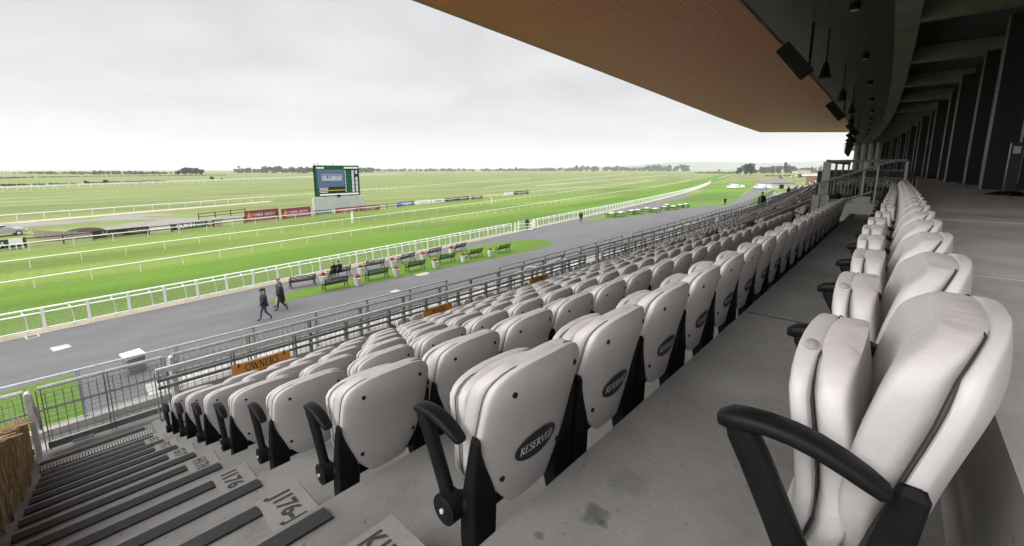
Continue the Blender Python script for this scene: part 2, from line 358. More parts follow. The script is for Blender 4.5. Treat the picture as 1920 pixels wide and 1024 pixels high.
def serif_mb(text, h, width=None, z=0.0, mb=None):
    """flat serif capitals in the local XY plane, centred on the origin"""
    mb = mb or MB(); adv = sum(SERIF[c][0] for c in text)
    sx = (width / adv) if width else h; x = -adv / 2
    for c in text:
        a, strokes, ser = SERIF[c]
        for w, P in strokes:
            for i in range(len(P) - 1):
                (x0, y0), (x1, y1) = P[i], P[i + 1]
                dx, dy = x1 - x0, y1 - y0; l = math.hypot(dx, dy) or 1
                nx, ny = -dy / l * w / 2, dx / l * w / 2
                e = .25 * w if len(P) > 2 else 0
                ex, ey = dx / l * e, dy / l * e
                q = [(x0 + nx - ex, y0 + ny - ey), (x0 - nx - ex, y0 - ny - ey), (x1 - nx + ex, y1 - ny + ey), (x1 + nx + ex, y1 + ny + ey)]
                mb.poly([((x + u) * sx, (v - .5) * h, z) for u, v in q])
        for u, v in ser:
            v0, v1 = (0, .06) if v < .5 else (v - .06, v)
            mb.poly([((x + u - .14) * sx, (v0 - .5) * h, z), ((x + u + .14) * sx, (v0 - .5) * h, z), ((x + u + .14) * sx, (v1 - .5) * h, z), ((x + u - .14) * sx, (v1 - .5) * h, z)])
        x += a
    return mb
def sans_mb(text, h, width=None, z=0.0, shear=0., bold=.0):
    cu = bpy.data.curves.new('t', 'FONT'); cu.body = text; cu.align_x = 'CENTER'; cu.align_y = 'CENTER'; cu.size = h * 1.37
    cu.shear = shear; cu.offset = bold; cu.resolution_u = 3
    o = bpy.data.objects.new('t', cu); COL.objects.link(o)
    dg = bpy.context.evaluated_depsgraph_get(); me = o.evaluated_get(dg).to_mesh()
    vs = [v.co.copy() for v in me.vertices]; fs = [tuple(p.vertices) for p in me.polygons]
    o.evaluated_get(dg).to_mesh_clear(); bpy.data.objects.remove(o); bpy.data.curves.remove(cu)
    xs = [v.x for v in vs] or [0]; k = (width / (max(xs) - min(xs))) if width and vs else 1
    ys = [v.y for v in vs] or [0]; cy = (max(ys) + min(ys)) / 2
    mb = MB(); mb.add([(v.x * k, v.y - cy, z) for v in vs], fs); return mb
# ================================================================== GROUND
def cam_dir(px): # unit horizontal vector towards image column px (at the horizon)
    a = PH - math.atan2((px - CX), math.hypot(F_, 134)); return math.cos(a), math.sin(a)
def sheet(name, pts, z, mat, kind='structure'):
    o = MB().poly([(p[0], p[1], z) for p in pts]).build(name, mat); o['kind'] = kind; return o
def smooth_closed(P, n=6):
    out = []; k = len(P)
    for i in range(k):
        a, b, c, d = (Vector((*P[(i + j) % k][:2], 0)) for j in (-1, 0, 1, 2))
        for q in range(n):
            t = q / n
            v = .5 * ((2*b) + (c - a) * t + (2*a - 5*b + 4*c - d) * t*t + (3*b - a - 3*c + d) * t**3)
            out.append((v.x, v.y))
    return out
R_ = 11500
g = MB()
g.poly([(-R_, -R_, 0), (R_, -R_, 0), (R_, R_, 0), (-R_, R_, 0)])
struct(g.build('ground', K['field']))
class Line:
    """a smooth line on the ground: s -> p, fitted through surveyed points"""
    def __init__(s, px, deg=2, lo=None, hi=None):
        P = np.array([G(*q)[:2] for q in px]); s.P = P
        w = 1 / (1 + np.abs(P[:, 0]) * .02)
        s.c = np.polyfit(P[:, 0], P[:, 1], deg, w=w); s.lo, s.hi = P[:, 0].min(), P[:, 0].max()
    def __call__(s, x): return float(np.polyval(s.c, x))
    def walk(s, a, b, step):
        out = []; x = a
        while x <= b:
            out.append((x, s(x))); d = np.polyval(np.polyder(s.c), x); x += step / math.hypot(1, d)
        return out
F1 = Line([(90,621),(175,602),(251,586),(318,574),(378,560),(432,549),(481,537),(526,528),(567,519),(604,511),(640,501),(702,490),(756,479),(803,468),(870,455),(1020,425),(1100,407),(1180,391),(1250,370),(1300,354),(1335,342)], 3)
R1 = Line([(145.5,531),(211,519.5),(272.5,509),(327.5,500),(374,491),(417,484),(457,477.5),(527.5,465.5),(591,456),(673,442.5),(739,431),(804,421),(867,411),(905,405),(1062,383),(1150,366),(1250,347),(1305,333)], 3)
R2 = Line([(44.5,507),(111,496),(169,489),(224,480),(269,474),(314,468),(355,461),(394,456),(430,451),(492,441),(550,434.5),(598,428),(661,419),(724,410.5),(789,402.5),(915,387),(1025,372),(1150,350),(1270,331)], 3)
R3 = Line([(32.5,474.5),(93,467.5),(141,462),(192,454),(234,450.5),(276,444.5),(346,436),(402,429.5),(454,424),(527.5,415),(580,409),(651,400),(736,391),(915,374),(1005,366),(1112,350),(1225,334)], 3)
R4 = Line([(2,417.5),(82,410),(185,402),(287,394),(400,387.5),(480,379),(595,371),(677,361),(840,347.5),(915,341),(1050,332)], 2)
R5 = Line([(2,359.5),(135,354),(290,346),(480,340),(590,334.5),(680,330),(800,326)], 2)
def band(name, a, b, z, mat, lo, hi, step=6):
    xs = np.arange(lo, hi + step, step)
    A = [(x, a(x), z) for x in xs]; B = [(x, b(x), z) for x in xs]
    return struct(MB().strip(A, B).build(name, mat))
# racing strips
bright = Line([(2,553),(120,535),(240,514),(360,495),(480,480.5),(620,456),(760,434),(900,413),(1050,389),(1180,364),(1300,338.5)], 3)
band('race_track', lambda x: F1(x) + .35, bright, .012, K['turf'], -60, F1.hi)
band('track_edge', bright, lambda x: R3(x) - .3, .004, K['infield'], -60, 330)
sheet('race_track', [G(*q)[:2] for q in [(1296,340),(1338,341),(1362,333),(1396,321.5),(1380,321.5)]], .012, K['turf'])
P_ = [Vector(G(*q)) for q in [(1347,336.5),(1366,330),(1384,325),(1398,321.8)]]
t = thing('running_rail', 'white rail continuing past the far end of the apron fence', 'running rail', tuple(P_[0]), 0, 'white running rails')
MB().tube([p + Vector((0, 0, 1.1)) for p in P_], .16, 6).build('top_rail', K['white'], t, tuple(P_[0]))
for i in range(3):
    for k in range(8): q = P_[i].lerp(P_[i + 1], k / 8); MB().box((q.x, q.y, .55), (.14, .14, 1.1)).build('post', K['white'], t, tuple(P_[0]))
# apron in front of the stand
xs = np.arange(-60, 421, 6)
band('apron', lambda x: 12.4 + (x * x / BOW if x > 0 else 0) if x < 150 else 28.4 + (x - 150) * .21, lambda x: F1(x) - .05, .008, K['asph'], -60, 150)
sheet('road', [G(*q)[:2] for q in [(1345,396),(1380,378),(1412,352),(1428,342),(1470,340),(1478,345),(1440,356),(1428,372),(1400,392),(1370,410)]], .010, K['asph'])
band('kerb_strip', lambda x: F1(x) - .42, lambda x: F1(x) + .4, .016, K['sand'], -60, 300)
sheet('roadside_lawn', smooth_closed([G(*q)[:2] for q in [(1240,382),(1300,366),(1352,344),(1420,340),(1405,352),(1384,372),(1360,384),(1300,386)]]), .014, K['lawn'])
sheet('far_lawn', [G(*q)[:2] for q in [(1404,385),(1424,362),(1440,356),(1500,353),(1465,372),(1420,398)]], .014, K['lawn'])
isl = smooth_closed([G(*q)[:2] for q in [(505,566),(531,566.5),(562,560),(612,549),(690,533),(760,519),(860,497),(935,483),(1000,469),(1032,460),(1033,454),(1002,449.5),(955,453),(895,462),(830,476),(760,491),(680,516),(600,535),(545,549)]])
sheet('lawn', isl, .018, K['lawn'])
isl2 = smooth_closed([G(*q)[:2] for q in [(1098,416),(1140,411),(1200,402),(1250,394),(1300,389),(1312,386),(1290,385),(1240,388),(1190,395),(1130,405)]])
sheet('lawn', isl2, .018, K['lawn'])
sheet('lawn', [(-14, 19.2), (.2, 19.2), (.1, 24.6), (-14, 24.3)], .018, K['turf'])
sheet('terrace_paving', [(1.9, 18.2), (70, 21.8), (70, 22.6), (1.9, 21.4)], .016, K['conc_pale'])
# tracks behind the far running rail
sheet('gravel_track', smooth_closed([G(*q)[:2] for q in [(-40,422),(80,416),(170,411),(215,404.5),(300,401),(330,404),(260,407),(330,410),(420,406),(500,402),(500,406),(400,412),(350,417),(240,424),(235,420),(300,412),(200,414),(90,423),(-40,430)]], 4), .014, K['path'])
sheet('gravel_track', smooth_closed([G(*q)[:2] for q in [(185,428),(290,417),(420,407),(460,405),(455,411),(330,428),(280,434),(240,438)]], 4), .018, K['path'])
band('sandy_edge', lambda x: R4(x) - 4.2, lambda x: R4(x) - .5, .008, K['sand'], -30, 40)
sheet('asphalt_patch', smooth_closed([G(*q)[:2] for q in [(775,513),(798,510),(804,514),(785,518)]], 4), .014, K['sand'])
# covers set in the asphalt
for q, lab in [([(94,653),(126,646),(134,651),(101,660)], 'pale rectangular drain cover set in the dark asphalt apron')]:
    P = [G(*a)[:2] for a in q]
    c = (sum(p[0] for p in P) / 4, sum(p[1] for p in P) / 4, 0.008)
    t = thing('drain_cover', lab, 'drain cover', c)
    MB().prism([(p[0], p[1]) for p in P], .01, .022).build('cover_plate', K['conc_pale'], t, c)
    MB().prism([(c[0] + (p[0] - c[0]) * 1.1, c[1] + (p[1] - c[1]) * 1.1) for p in P], .009, .015).build('cover_frame', K['galvdark'], t, c)
P = [Vector((*G(*a)[:2], .016)) for a in [(46,630.5),(69,626),(74,631),(52,637)]]
o = MB()
for i in range(4): o.bar(P[i], P[(i + 1) % 4], .07, .012)
tag(o.build('ground_hatch', K['conc_pale'], None, tuple(P[0])), 'thin white rectangle outline set in the asphalt beside the mesh fence', 'hatch')
P = [G(*a) for a in [(730,547),(744,543.5),(752,546),(738,550)]]
tag(MB().prism([p[:2] for p in P], .01, .024).build('manhole_cover', K['conc_pale'], None, P[0]), 'pale manhole cover in the asphalt below the row of benches', 'manhole cover')
# ================================================================== RAILS AND FENCES OF THE COURSE
def running_rail(L, lo, hi, step, h, label, group, r=.05, pr=.028, gaps=(), mat=K['white'], slope=0, rail2=0):
    P = L.walk(lo, hi, step)
    org = (P[0][0], P[0][1], 0)
    t = thing('running_rail', label, 'running rail', org, 0, group)
    segs = []; cur = []
    for q in P:
        if any(a < q[0] < b for a, b in gaps):
            if cur: segs.append(cur); cur = []
        else: cur.append(q)
    if cur: segs.append(cur)
    for sg in segs:
        if len(sg) > 1: MB().tube([(x, y, h) for x, y in sg], r, 6).build('top_rail', mat, t, org, True)
    pm = MB().tube([(0, .16, 0), (0, .1, h * .55), (0, .02, h - .02)], pr, 6).mesh('post', mat, True)
    flat = [q for sg in segs for q in sg]
    for i, (x, y) in enumerate(flat):
        if i < 95: inst('post', pm, t, (x - org[0], y - org[1], 0))
    if len(flat) > 95:
        m = MB()
        for x, y in flat[95:]: m.tube([(x, y + .1, 0), (x, y, h)], pr * 1.2, 4)
        m.build('far_posts', mat, t, org)['kind'] = 'stuff'
    return t
running_rail(R1, G(-60,560)[0], 330, 3.05, .82, 'long white running rail along the edge of the bright green strip', 'white running rails')
running_rail(R2, G(-60,527)[0], 300, 3.3, .86, 'white running rail between the bright strip rail and the advertising banners', 'white running rails')
running_rail(R3, G(-40,482)[0], 300, 3.5, .9, 'white running rail passing just in front of the advertising banners', 'white running rails')
running_rail(R4, G(-25,421)[0], 300, 3.4, 1.15, 'white rail with a sandy edge running behind the big screen', 'white running rails', r=.07, pr=.04)
running_rail(R5, G(-25,361)[0], 420, 5.0, 1.5, 'white rail far across the grass beneath the distant trees', 'white running rails', r=.12, pr=.07)
R5b = lambda x: R5(x) * 1.0
o = MB()
for off, h, col in ((7., 1.5, 0),):
    P = R5.walk(G(-25,361)[0], 420, 6.)
    t = thing('running_rail', 'second white rail just beyond the far rail beneath the distant trees', 'running rail', (P[0][0], P[0][1] + 16, 0), 0, 'white running rails')
    org = (P[0][0], P[0][1] + 16, 0)
    MB().tube([(x, y + 16, 1.5) for x, y in P], .12, 5).build('top_rail', K['white'], t, org)
    pm = MB().box((0, 0, .75), (.14, .14, 1.5)).mesh('post', K['white'])
    for x, y in P[:95]: inst('post', pm, t, (x - org[0], y + 16 - org[1], 0))
R6 = Line([(960,366),(1005,357),(1060,350),(1112,341),(1170,334),(1185,326)], 1)
R7 = Line([(715,370),(800,364),(885,358),(930,354)], 1)
for L, lo, hi, lab in ((Line([(915,355),(1000,345),(1085,337),(1185,326)], 1), G(915,355)[0], G(1180,326.5)[0], 'low white rail crossing the middle distance beyond the small banners'),
                       (Line([(1010,352),(1120,341),(1260,329)], 1), G(1010,352)[0], G(1255,329.5)[0], 'faint white rail out towards the far turn of the course')):
    running_rail(L, lo, hi, 4.5, .95, lab, 'white running rails', r=.07, pr=.05)
# white course marker wings
for q, h in (((661,419), 1.9), ((922,384), 1.7)):
    P = G(*q); t = thing('marker_post', 'broad white marker post standing in the middle running rail' if q[0] < 800 else 'small white marker post far along the middle running rail', 'marker post', P, .3)
    MB().box((0, 0, h / 2), (.34, .07, h)).build('marker_panel', K['white'], t)
    MB().box((0, .08, h * .35), (.06, .06, h * .7)).build('stake', K['white'], t)
# apron fence
def apron_fence():
    step = 1.73; gate_lo, gate_hi = G(966, 434)[0], G(1003, 427)[0]
    lo = G(90,621)[0] - step * 6
    P = F1.walk(lo, F1.hi, step); org = (P[0][0], P[0][1], 0)
    t = thing('white_fence', 'long white post and rail fence with wire mesh between apron and turf', 'fence', org)
    P = [q for q in P if not (gate_lo + .3 < q[0] < gate_hi - .2)]
    i0 = max(i for i, q in enumerate(P) if q[0] <= gate_lo + .3)
    runs = [P[:i0 + 1], P[i0 + 1:]]
    for rn in runs:
        for z, off, r, nm in ((1.2, .30, .05, 'top_rail'), (1.0, .07, .048, 'middle_rail'), (.16, .02, .045, 'bottom_rail')):
            MB().tube([(x, y + off, z) for x, y in rn], r, 6).build(nm, K['white'], t, org, True)
    pm = MB().box((0, 0, .62), (.13, .12, 1.24)).box((0, 0, 1.255), (.16, .15, .03)).mesh('post', K['white'])
    gm = MB().tube([(0, 0, .05), (0, .01, .7), (-.02, .06, .9), (-.08, .15, 1.05), (-.14, .27, 1.18)], .035, 6).mesh('rail_support', K['white'], True)
    allp = [q for rn in runs for q in rn]
    for i, (x, y) in enumerate(allp[:98]):
        inst('post', pm, t, (x - org[0], y - org[1], 0))
        if i % 1 == 0 and i < 60: inst('rail_support', gm, t, (x - org[0] - .62, y - org[1] + .02, 0))
    m = MB()
    for x, y in allp[98:]: m.box((x, y, .62), (.14, .12, 1.24))
    m.build('far_posts', K['white'], t, org)['kind'] = 'stuff'
    for rn in runs:
        w = MB(); rn = [q for q in rn if q[0] < 62]
        for i in range(len(rn) - 1):
            (x0, y0), (x1, y1) = rn[i], rn[i + 1]
            for z in np.arange(.28, .96, .115): w.bar((x0, y0 + .05, z), (x1, y1 + .05, z), .012)
            for k in range(12):
                u = (k + .5) / 12; x, y = x0 + (x1 - x0) * u, y0 + (y1 - y0) * u
                w.bar((x, y + .05, .18), (x, y + .05, .98), .012)
        w.build('wire_mesh', K['cream'], t, org, fix=False)
    # gate enclosure
    A, B = Vector(G(966, 434)), Vector(G(1003, 427)); Cc = Vector(G(987, 433.5))
    nrm = Vector((-(B - A).y, (B - A).x, 0)).normalized(); n2 = -nrm
    q1, q2 = A, A + (B - A) * .45 + n2 * 1.3
    tg = thing('white_gate', 'white barred gate enclosure standing open in the apron fence', 'gate', tuple(A))
    for a, b in ((A, q2), (q2, B)):
        for z in (.12, .55, 1.0): MB().bar(a + Vector((0, 0, z)), b + Vector((0, 0, z)), .06).build('gate_rail', K['white'], tg, tuple(A))
    for a in (A, q2, B): MB().box((a.x, a.y, .62), (.14, .14, 1.24)).build('gate_post', K['white'], tg, tuple(A))
    a, b = A + (B - A) * .3 + nrm * .5, B + nrm * .3
    for z in (.3, .6, .9, 1.15): MB().bar(a + Vector((0, 0, z)), b + Vector((0, 0, z)), .05).build('gate_bar', K['white'], tg, tuple(A))
    for p in (a, b): MB().box((p.x, p.y, .65), (.12, .12, 1.3)).build('gate_stile', K['white'], tg, tuple(A))
apron_fence()
# ================================================================== BOARDS
def frame(Lp, Rp):
    u = (Vector(Rp) - Vector(Lp)); w = u.length; u.normalize(); n = u.cross(Vector((0, 0, 1)))
    return u, n, w
def put(mb, Lp, u, n, x, z, off):
    """local XY drawing -> vertical board face"""
    up = Vector((0, 0, 1)); o = Vector(Lp)
    mb.v = [tuple(o + u * (x + v[0]) + up * (z + v[1]) + n * (off + v[2])) for v in mb.v]; return mb
def rect(w, h): return MB().poly([(-w/2, -h/2, 0), (w/2, -h/2, 0), (w/2, h/2, 0), (-w/2, h/2, 0)])
def banner(name, label, cat, L2, R2, ytop, mat, group='advertising banners beside the course', zb=.12, legs=True):
    Lp, Rp = Vector(G(*L2)), Vector(G(*R2)); u, n, w = frame(Lp, Rp); h = zat(Lp, ytop) - zb
    t = thing(name, label, cat, tuple(Lp), 0, group)
    up = Vector((0, 0, 1)); m = MB()
    m.bar(Lp + up * (zb + h / 2), Rp + up * (zb + h / 2), .08, h); m.build('panel', mat, t, tuple(Lp))
    if legs:
        k = max(2, int(w / 3) + 1)
        for i in range(k):
            p = Lp + u * (.25 + (w - .5) * i / (k - 1)) - n * .09
            MB().bar(p, p + up * (zb + h * .8), .08).build('leg', K['galvdark'], t, tuple(Lp))
    return t, Lp, u, n, w, h, zb
def prn(B, mb, x, z, name, mat, off=.046):
    t, Lp, u, n, w, h, zb = B
    return put(mb, Lp, u, n, x * w, zb + z * h, off).build(name, mat, t, tuple(Lp), fix=False)
B = banner('advertising_banner', 'black banner with a white letter A standing beside two white chairs', 'banner', (-20,472), (49,463), 453.5, K['board_black'])
prn(B, sans_mb('A', B[5] * .62), .36, .5, 'lettering', K['board_white']); prn(B, sans_mb('T', B[5] * .62), .12, .5, 'lettering', K['board_white'])
B = banner('advertising_banner', 'black restaurant banner with gold script and small phone numbers', 'banner', (176,450), (279,439), 434, K['board_black'])
prn(B, sans_mb('RESTAURANT', B[5] * .2, B[4] * .3), .38, .2, 'lettering', K['gold']); prn(B, sans_mb('H', B[5] * .6, None, 0, .4), .17, .58, 'script_initial', K['gold'])
prn(B, sans_mb('fine dining', B[5] * .22, B[4] * .2, 0, .35), .3, .5, 'lettering', K['gold'])
prn(B, sans_mb('Tel: 045 441 205', B[5] * .2, B[4] * .35), .79, .66, 'lettering', K['gold']); prn(B, sans_mb('book your table', B[5] * .15, B[4] * .28), .8, .32, 'lettering', K['gold'])
B = banner('advertising_banner', 'black banner with QUINNBET in white and green beside a yellow Q', 'banner', (322,434), (402,425), 421, K['board_black'])
prn(B, sans_mb('QUINN', B[5] * .62, B[4] * .42, 0, 0, .02), .32, .5, 'lettering', K['board_white']); prn(B, sans_mb('BET', B[5] * .55, B[4] * .22, 0, 0, .02), .67, .5, 'lettering', K['green_print'])
prn(B, sans_mb('Q', B[5] * .78, None, 0, 0, .03), .9, .5, 'lettering', K['gold'])
for (L2, R2, yt, lab) in (((460,418), (523,411), 396, 'tall maroon COMER GROUP INTERNATIONAL board farther from the big screen'), ((529,412), (583,405.5), 392, 'tall maroon COMER GROUP INTERNATIONAL board close beside the big screen')):
    B = banner('advertising_board', lab, 'banner', L2, R2, yt, K['board_red'])
    prn(B, serif_mb('COMER GROUP', B[5] * .24, B[4] * .72), .54, .58, 'lettering', K['board_white'])
    prn(B, serif_mb('INTERNATIONAL', B[5] * .2, B[4] * .8), .56, .24, 'lettering', K['board_white'])
    for i, hh in enumerate((.35, .55, .42)): prn(B, rect(B[4] * .025, B[5] * hh), .08 + i * .032, .38 + hh / 2 - .1, 'tower_emblem', K['sign'])
B = banner('advertising_banner', 'teal banner with white print between two round pale emblems', 'banner', (586,405), (626,401.5), 395.5, K['board_green'])
prn(B, sans_mb('RACING IRELAND', B[5] * .3, B[4] * .6), .5, .66, 'lettering', K['board_white']); prn(B, sans_mb('owner scheme', B[5] * .24, B[4] * .5), .5, .28, 'lettering', K['board_white'])
for x in (.05, .95): prn(B, MB().poly([(B[5]*.52 * math.cos(a), B[5]*.52 * math.sin(a), 0) for a in np.arange(0, 2 * PI, .3)]), x, .5, 'round_emblem', K['cream'], .052)
for (L2, R2, yt, lab) in (((630,401), (672,397), 390.5, 'low maroon banner below the grey base of the big screen'), ((673,397), (712,393.5), 386.5, 'low maroon banner just past the base of the big screen')):
    B = banner('advertising_banner', lab, 'banner', L2, R2, yt, K['board_red'])
    prn(B, rect(B[4] * .8, B[5] * .26), .5, .58, 'pale_stripe', K['cream']); prn(B, rect(B[4] * .6, B[5] * .1), .5, .25, 'small_print', K['cream'])
for (L2, R2, yt, mat, lab, pm) in (((746,388.5), (777,385), 379.5, 'board_blue', 'blue banner with a white print line beyond the maroon ones', 'board_white'), ((778,385), (808,382), 377, 'board_white', 'white banner with small grey print next to the blue one', 'board_grey'),
    ((810,382), (833,379.5), 375, 'board_white', 'short white banner with a dark emblem at its edge', 'board_blue'), ((834,379.5), (855,377), 372.5, 'board_black', 'black banner with green print following the white ones', 'green_print'),
    ((856,377), (880,374.5), 370, 'board_black', 'black banner with grey print beside the brown one', 'board_grey'), ((884,374.5), (905,372.5), 368, 'board_brown', 'small brown banner at the end of the long row', 'cream'),
    ((945,368), (962,366), 361.5, 'board_white', 'small white banner standing apart farther along the rail', 'board_grey'), ((963,366), (991,363.5), 359.5, 'board_black', 'small black banner standing apart farther along the rail', 'board_grey')):
    B = banner('advertising_banner', lab, 'banner', L2, R2, yt, K[mat])
    prn(B, rect(B[4] * .62, B[5] * .2), .5, .62, 'print_line', K[pm]); prn(B, rect(B[4] * .5, B[5] * .12), .52, .32, 'print_line', K[pm])
# two white plastic chairs by the A banner
def stool(q, lab):
    P = G(*q); t = thing('plastic_chair', lab, 'chair', P, .2)
    MB().box((0, 0, .5), (.55, .5, .06)).build('seat', K['pot'], t); MB().box((0, -.25, .85), (.55, .06, .6)).build('backrest', K['pot'], t)
    for x in (-.24, .24):
        for y in (-.2, .2): MB().box((x, y, .25), (.06, .06, .5)).build('leg', K['pot'], t)
stool((25,467.5), 'white plastic chair in front of the A of the black banner'); stool((37,466.5), 'white plastic chair near the end of the black A banner')
# big screen
def big_screen():
    Lp, Rp = Vector(G(590, 395)), Vector(G(684, 388)); u, n, w = frame(Lp, Rp); up = Vector((0, 0, 1))
    t = thing('big_screen', 'big green outdoor race screen on a pale grey base', 'screen', tuple(Lp)); O = tuple(Lp)
    hb = zat(Lp, 371.5)
    m = MB(); m.bar(Lp + up * hb / 2 - n * .4, Rp + up * hb / 2 - n * .4, .8, hb); m.build('base', K['board_grey'], t, O)
    x0, x1 = w * .055, w * .925; z0 = zat(Lp, 371) + .15; z1 = zat(Lp, 310); H = z1 - z0; Wd = x1 - x0
    m = MB(); m.bar(Lp + u * x0 + up * (z0 + H / 2) - n * .45, Lp + u * x1 + up * (z0 + H / 2) - n * .45, .6, H); m.build('cabinet', K['screen_dark'], t, O)
    for k in (.2, .5, .8): MB().bar(Lp + u * (x0 + Wd * k) + up * hb * .9 - n * .4, Lp + u * (x0 + Wd * k) + up * (z0 + .2) - n * .4, .4).build('stanchion', K['galvdark'], t, O)
    def pan(mb, x, z, nm, mat, off): return put(mb, Lp, u, n, x0 + x * Wd, z0 + z * H, -.15 + off).build(nm, K[mat], t, O, fix=False)
    pan(rect(Wd * .985, H * .97), .5, .5, 'display', 'screen_green', .02)
    pan(rect(Wd * .60, H * .56), .35, .585, 'blue_panel', 'screen_blue', .04)
    pan(serif_mb('THE CURRAGH', H * .085, Wd * .46), .36, .62, 'lettering', 'screen_white', .06)
    for z in (.70, .51): pan(rect(Wd * .46, H * .008), .36, z, 'rule_line', 'screen_white', .06)
    pan(rect(Wd * .42, H * .02), .36, .555, 'small_print', 'screen_white', .06)
    pan(rect(Wd * .16, H * .045), .12, .92, 'caption_bar', 'screen_white', .04)
    pan(rect(Wd * .56, H * .2), .36, .19, 'race_panel', 'screen_dark', .04)
    for i in range(4): pan(rect(Wd * (.2 - .03 * (i % 2)), H * .018), .17, .27 - i * .045, 'text_line', 'screen_white', .06)
    pan(rect(Wd * .38, H * .025), .47, .19, 'text_line', 'yellow', .06)
    pan(rect(Wd * .32, H * .88), .805, .50, 'list_panel', 'screen_dark', .04)
    pan(rect(Wd * .33, H * .05), .81, .925, 'caption_bar', 'screen_white', .05)
    pan(rect(Wd * .88, H * .05), .52, .055, 'caption_bar', 'screen_white', .05)
    for cx, ww in ((.667, .02), (.84, .06), (.925, .055)):
        m = MB()
        for i in range(17):
            if cx > .9 and i in (3, 4): continue
            a = rect(Wd * ww * (1 - .25 * ((i * 7) % 3) / 2), H * .028); a.v = [(v[0], v[1] + H * (.36 - i * .043), 0) for v in a.v]; m.add(a.v, a.f)
        pan(m, cx, .46, 'number_column', 'screen_white', .06)
    pan(rect(Wd * .1, H * .72), .745, .46, 'green_column', 'screen_green', .055)
    for k in (.02, .1, .42): MB().bar(Lp + u * (x0 + Wd * k) + up * z1 - n * .45, Lp + u * (x0 + Wd * k) + up * (z1 + .55) - n * .45, .12).build('aerial', K['galvdark'], t, O)
    Pd = Lp + u * w * .47 + up * (hb + .25) + n * .1
    MB().box(tuple(Pd), (.6, .5, .45), math.atan2(u.y, u.x)).build('camera_box', K['black'], t, O)
big_screen()
# dark post-and-rail fence, timber screen, spoil heap
def dark_fence(q, lab, h=1.1, step=2.6):
    P = [Vector(G(*a)) for a in q]; t = thing('post_fence', lab, 'fence', tuple(P[0])); O = tuple(P[0])
    for i in range(len(P) - 1):
        d = P[i + 1] - P[i]; k = max(1, int(d.length / step))
        for j in range(k + (i == len(P) - 2)):
            p = P[i] + d * j / k; MB().box((p.x, p.y, h / 2), (.14, .14, h)).build('post', K['bark'], t, O)
        for z in (.45, .95): MB().bar(P[i] + Vector((0, 0, z)), P[i + 1] + Vector((0, 0, z)), .05, .12).build('rail', K['bark'], t, O)
dark_fence([(50,463.5),(120,457),(176,451)], 'dark timber post and rail fence between the two black banners')
dark_fence([(280,440),(322,435)], 'short dark fence between the restaurant banner and QUINNBET banner'); dark_fence([(373,412),(460,402)], 'thin dark post and rail fence running up to the maroon boards')
dark_fence([(684,396),(745,389.5)], 'dark fence between the screen base and the blue banner'); dark_fence([(402,425.5),(459,419)], 'dark fence between QUINNBET banner and the maroon boards')
P = [G(64,448), G(96,447.5), G(176,446)]
t = thing('timber_screen', 'weathered plank screen leaning down beside the dark spoil heap', 'plank fence', P[0])
hs = (zat(P[0], 431), zat(P[1], 433), zat(P[2], 436))
for a, b, ha, hb2 in ((P[0], P[1], hs[0], hs[1]), (P[1], P[2], hs[1], hs[2])):
    d = (Vector(b) - Vector(a)); k = int(d.length / .32)
    m = MB()
    for i in range(k):
        p = Vector(a) + d * ((i + .5) / k); h = ha + (hb2 - ha) * i / k + random.uniform(-.05, .05)
        m.box((p.x, p.y, h / 2), (.29, .06, h), math.atan2(d.y, d.x))
    m.build('plank_panel', K['timber'], t, P[0])
m = MB(); c = G(180, 436.5); n_ = 26
secs = []
for j in range(8):
    r = math.cos(j / 7 * PI / 2); z = math.sin(j / 7 * PI / 2)
    secs.append([(c[0] + math.cos(a) * 2.1 * r * (1 + .12 * math.sin(3 * a)) - 1, c[1] + 1.6 * math.sin(a) * r, -.2 + 1.0 * z * (1 + .25 * math.sin(2 * a + 1) * (1 - z))) for a in np.linspace(0, 2 * PI, n_, endpoint=False)])
m.loft(secs); tag(m.build('spoil_heap', K['soil'], None, c, True), 'low heap of dark soil behind the plank screen', 'soil heap')
B = (G(402,424.5), G(416,423)); m = MB(); m.bar(Vector(B[0]) + Vector((0, 0, .6)), Vector(B[1]) + Vector((0, 0, .6)), .5, 1.2)
tag(m.build('utility_cabinet', K['board_grey'], None, B[0]), 'grey utility cabinet just past the QUINNBET banner', 'cabinet')
# ================================================================== GRANDSTAND
stand = thing('grandstand', 'curved concrete grandstand under a wide copper brown timber canopy', 'grandstand', (0, 0, 0))
TREAD = lambda n: -1.04 - .35 * n          # n = 0 is the walkway row, 1 = K ... 7 = E
NOSE = lambda n: .77 + .9 * n
def svals(a, b, st=1.5):
    k = max(1, int(math.ceil((b - a) / st))); return [a + (b - a) * i / k for i in range(k + 1)]
def extrude(prof, a, b, mb, st=1.5):
    S_ = svals(a, b, st); n = len(prof); vs = [W(s, p, z) for s in S_ for p, z in prof]
    fs = [(i * n + j, i * n + j + 1, (i + 1) * n + j + 1, (i + 1) * n + j) for i in range(len(S_) - 1) for j in range(n - 1)]
    return mb.add(vs, fs)
def steps(n0, n1):
    out = []
    for n in range(n0, n1 + 1):
        out += [(NOSE(n - 1), TREAD(n)), (NOSE(n), TREAD(n))]
    return out
tail = [(8.42, -3.84), (8.42, -5.5), (12.9, -5.5), (12.9, -8.39)]
seatprof = [(-.2, -1.04), (NOSE(0), -1.04)] + steps(1, 6) + [(NOSE(6), TREAD(7)), (7.46, TREAD(7)), (7.46, -3.84)] + tail
aisleprof = [(-.2, -1.04), (NOSE(0), -1.04)] + steps(1, 7) + [(7.07, -3.665), (7.76, -3.665), (7.76, -3.84)] + tail
pitprof = [(-.2, -3.4), (NOSE(1), -3.4)] + steps(2, 6) + [(NOSE(6), TREAD(7)), (7.46, TREAD(7)), (7.46, -3.84)] + tail
m = MB()
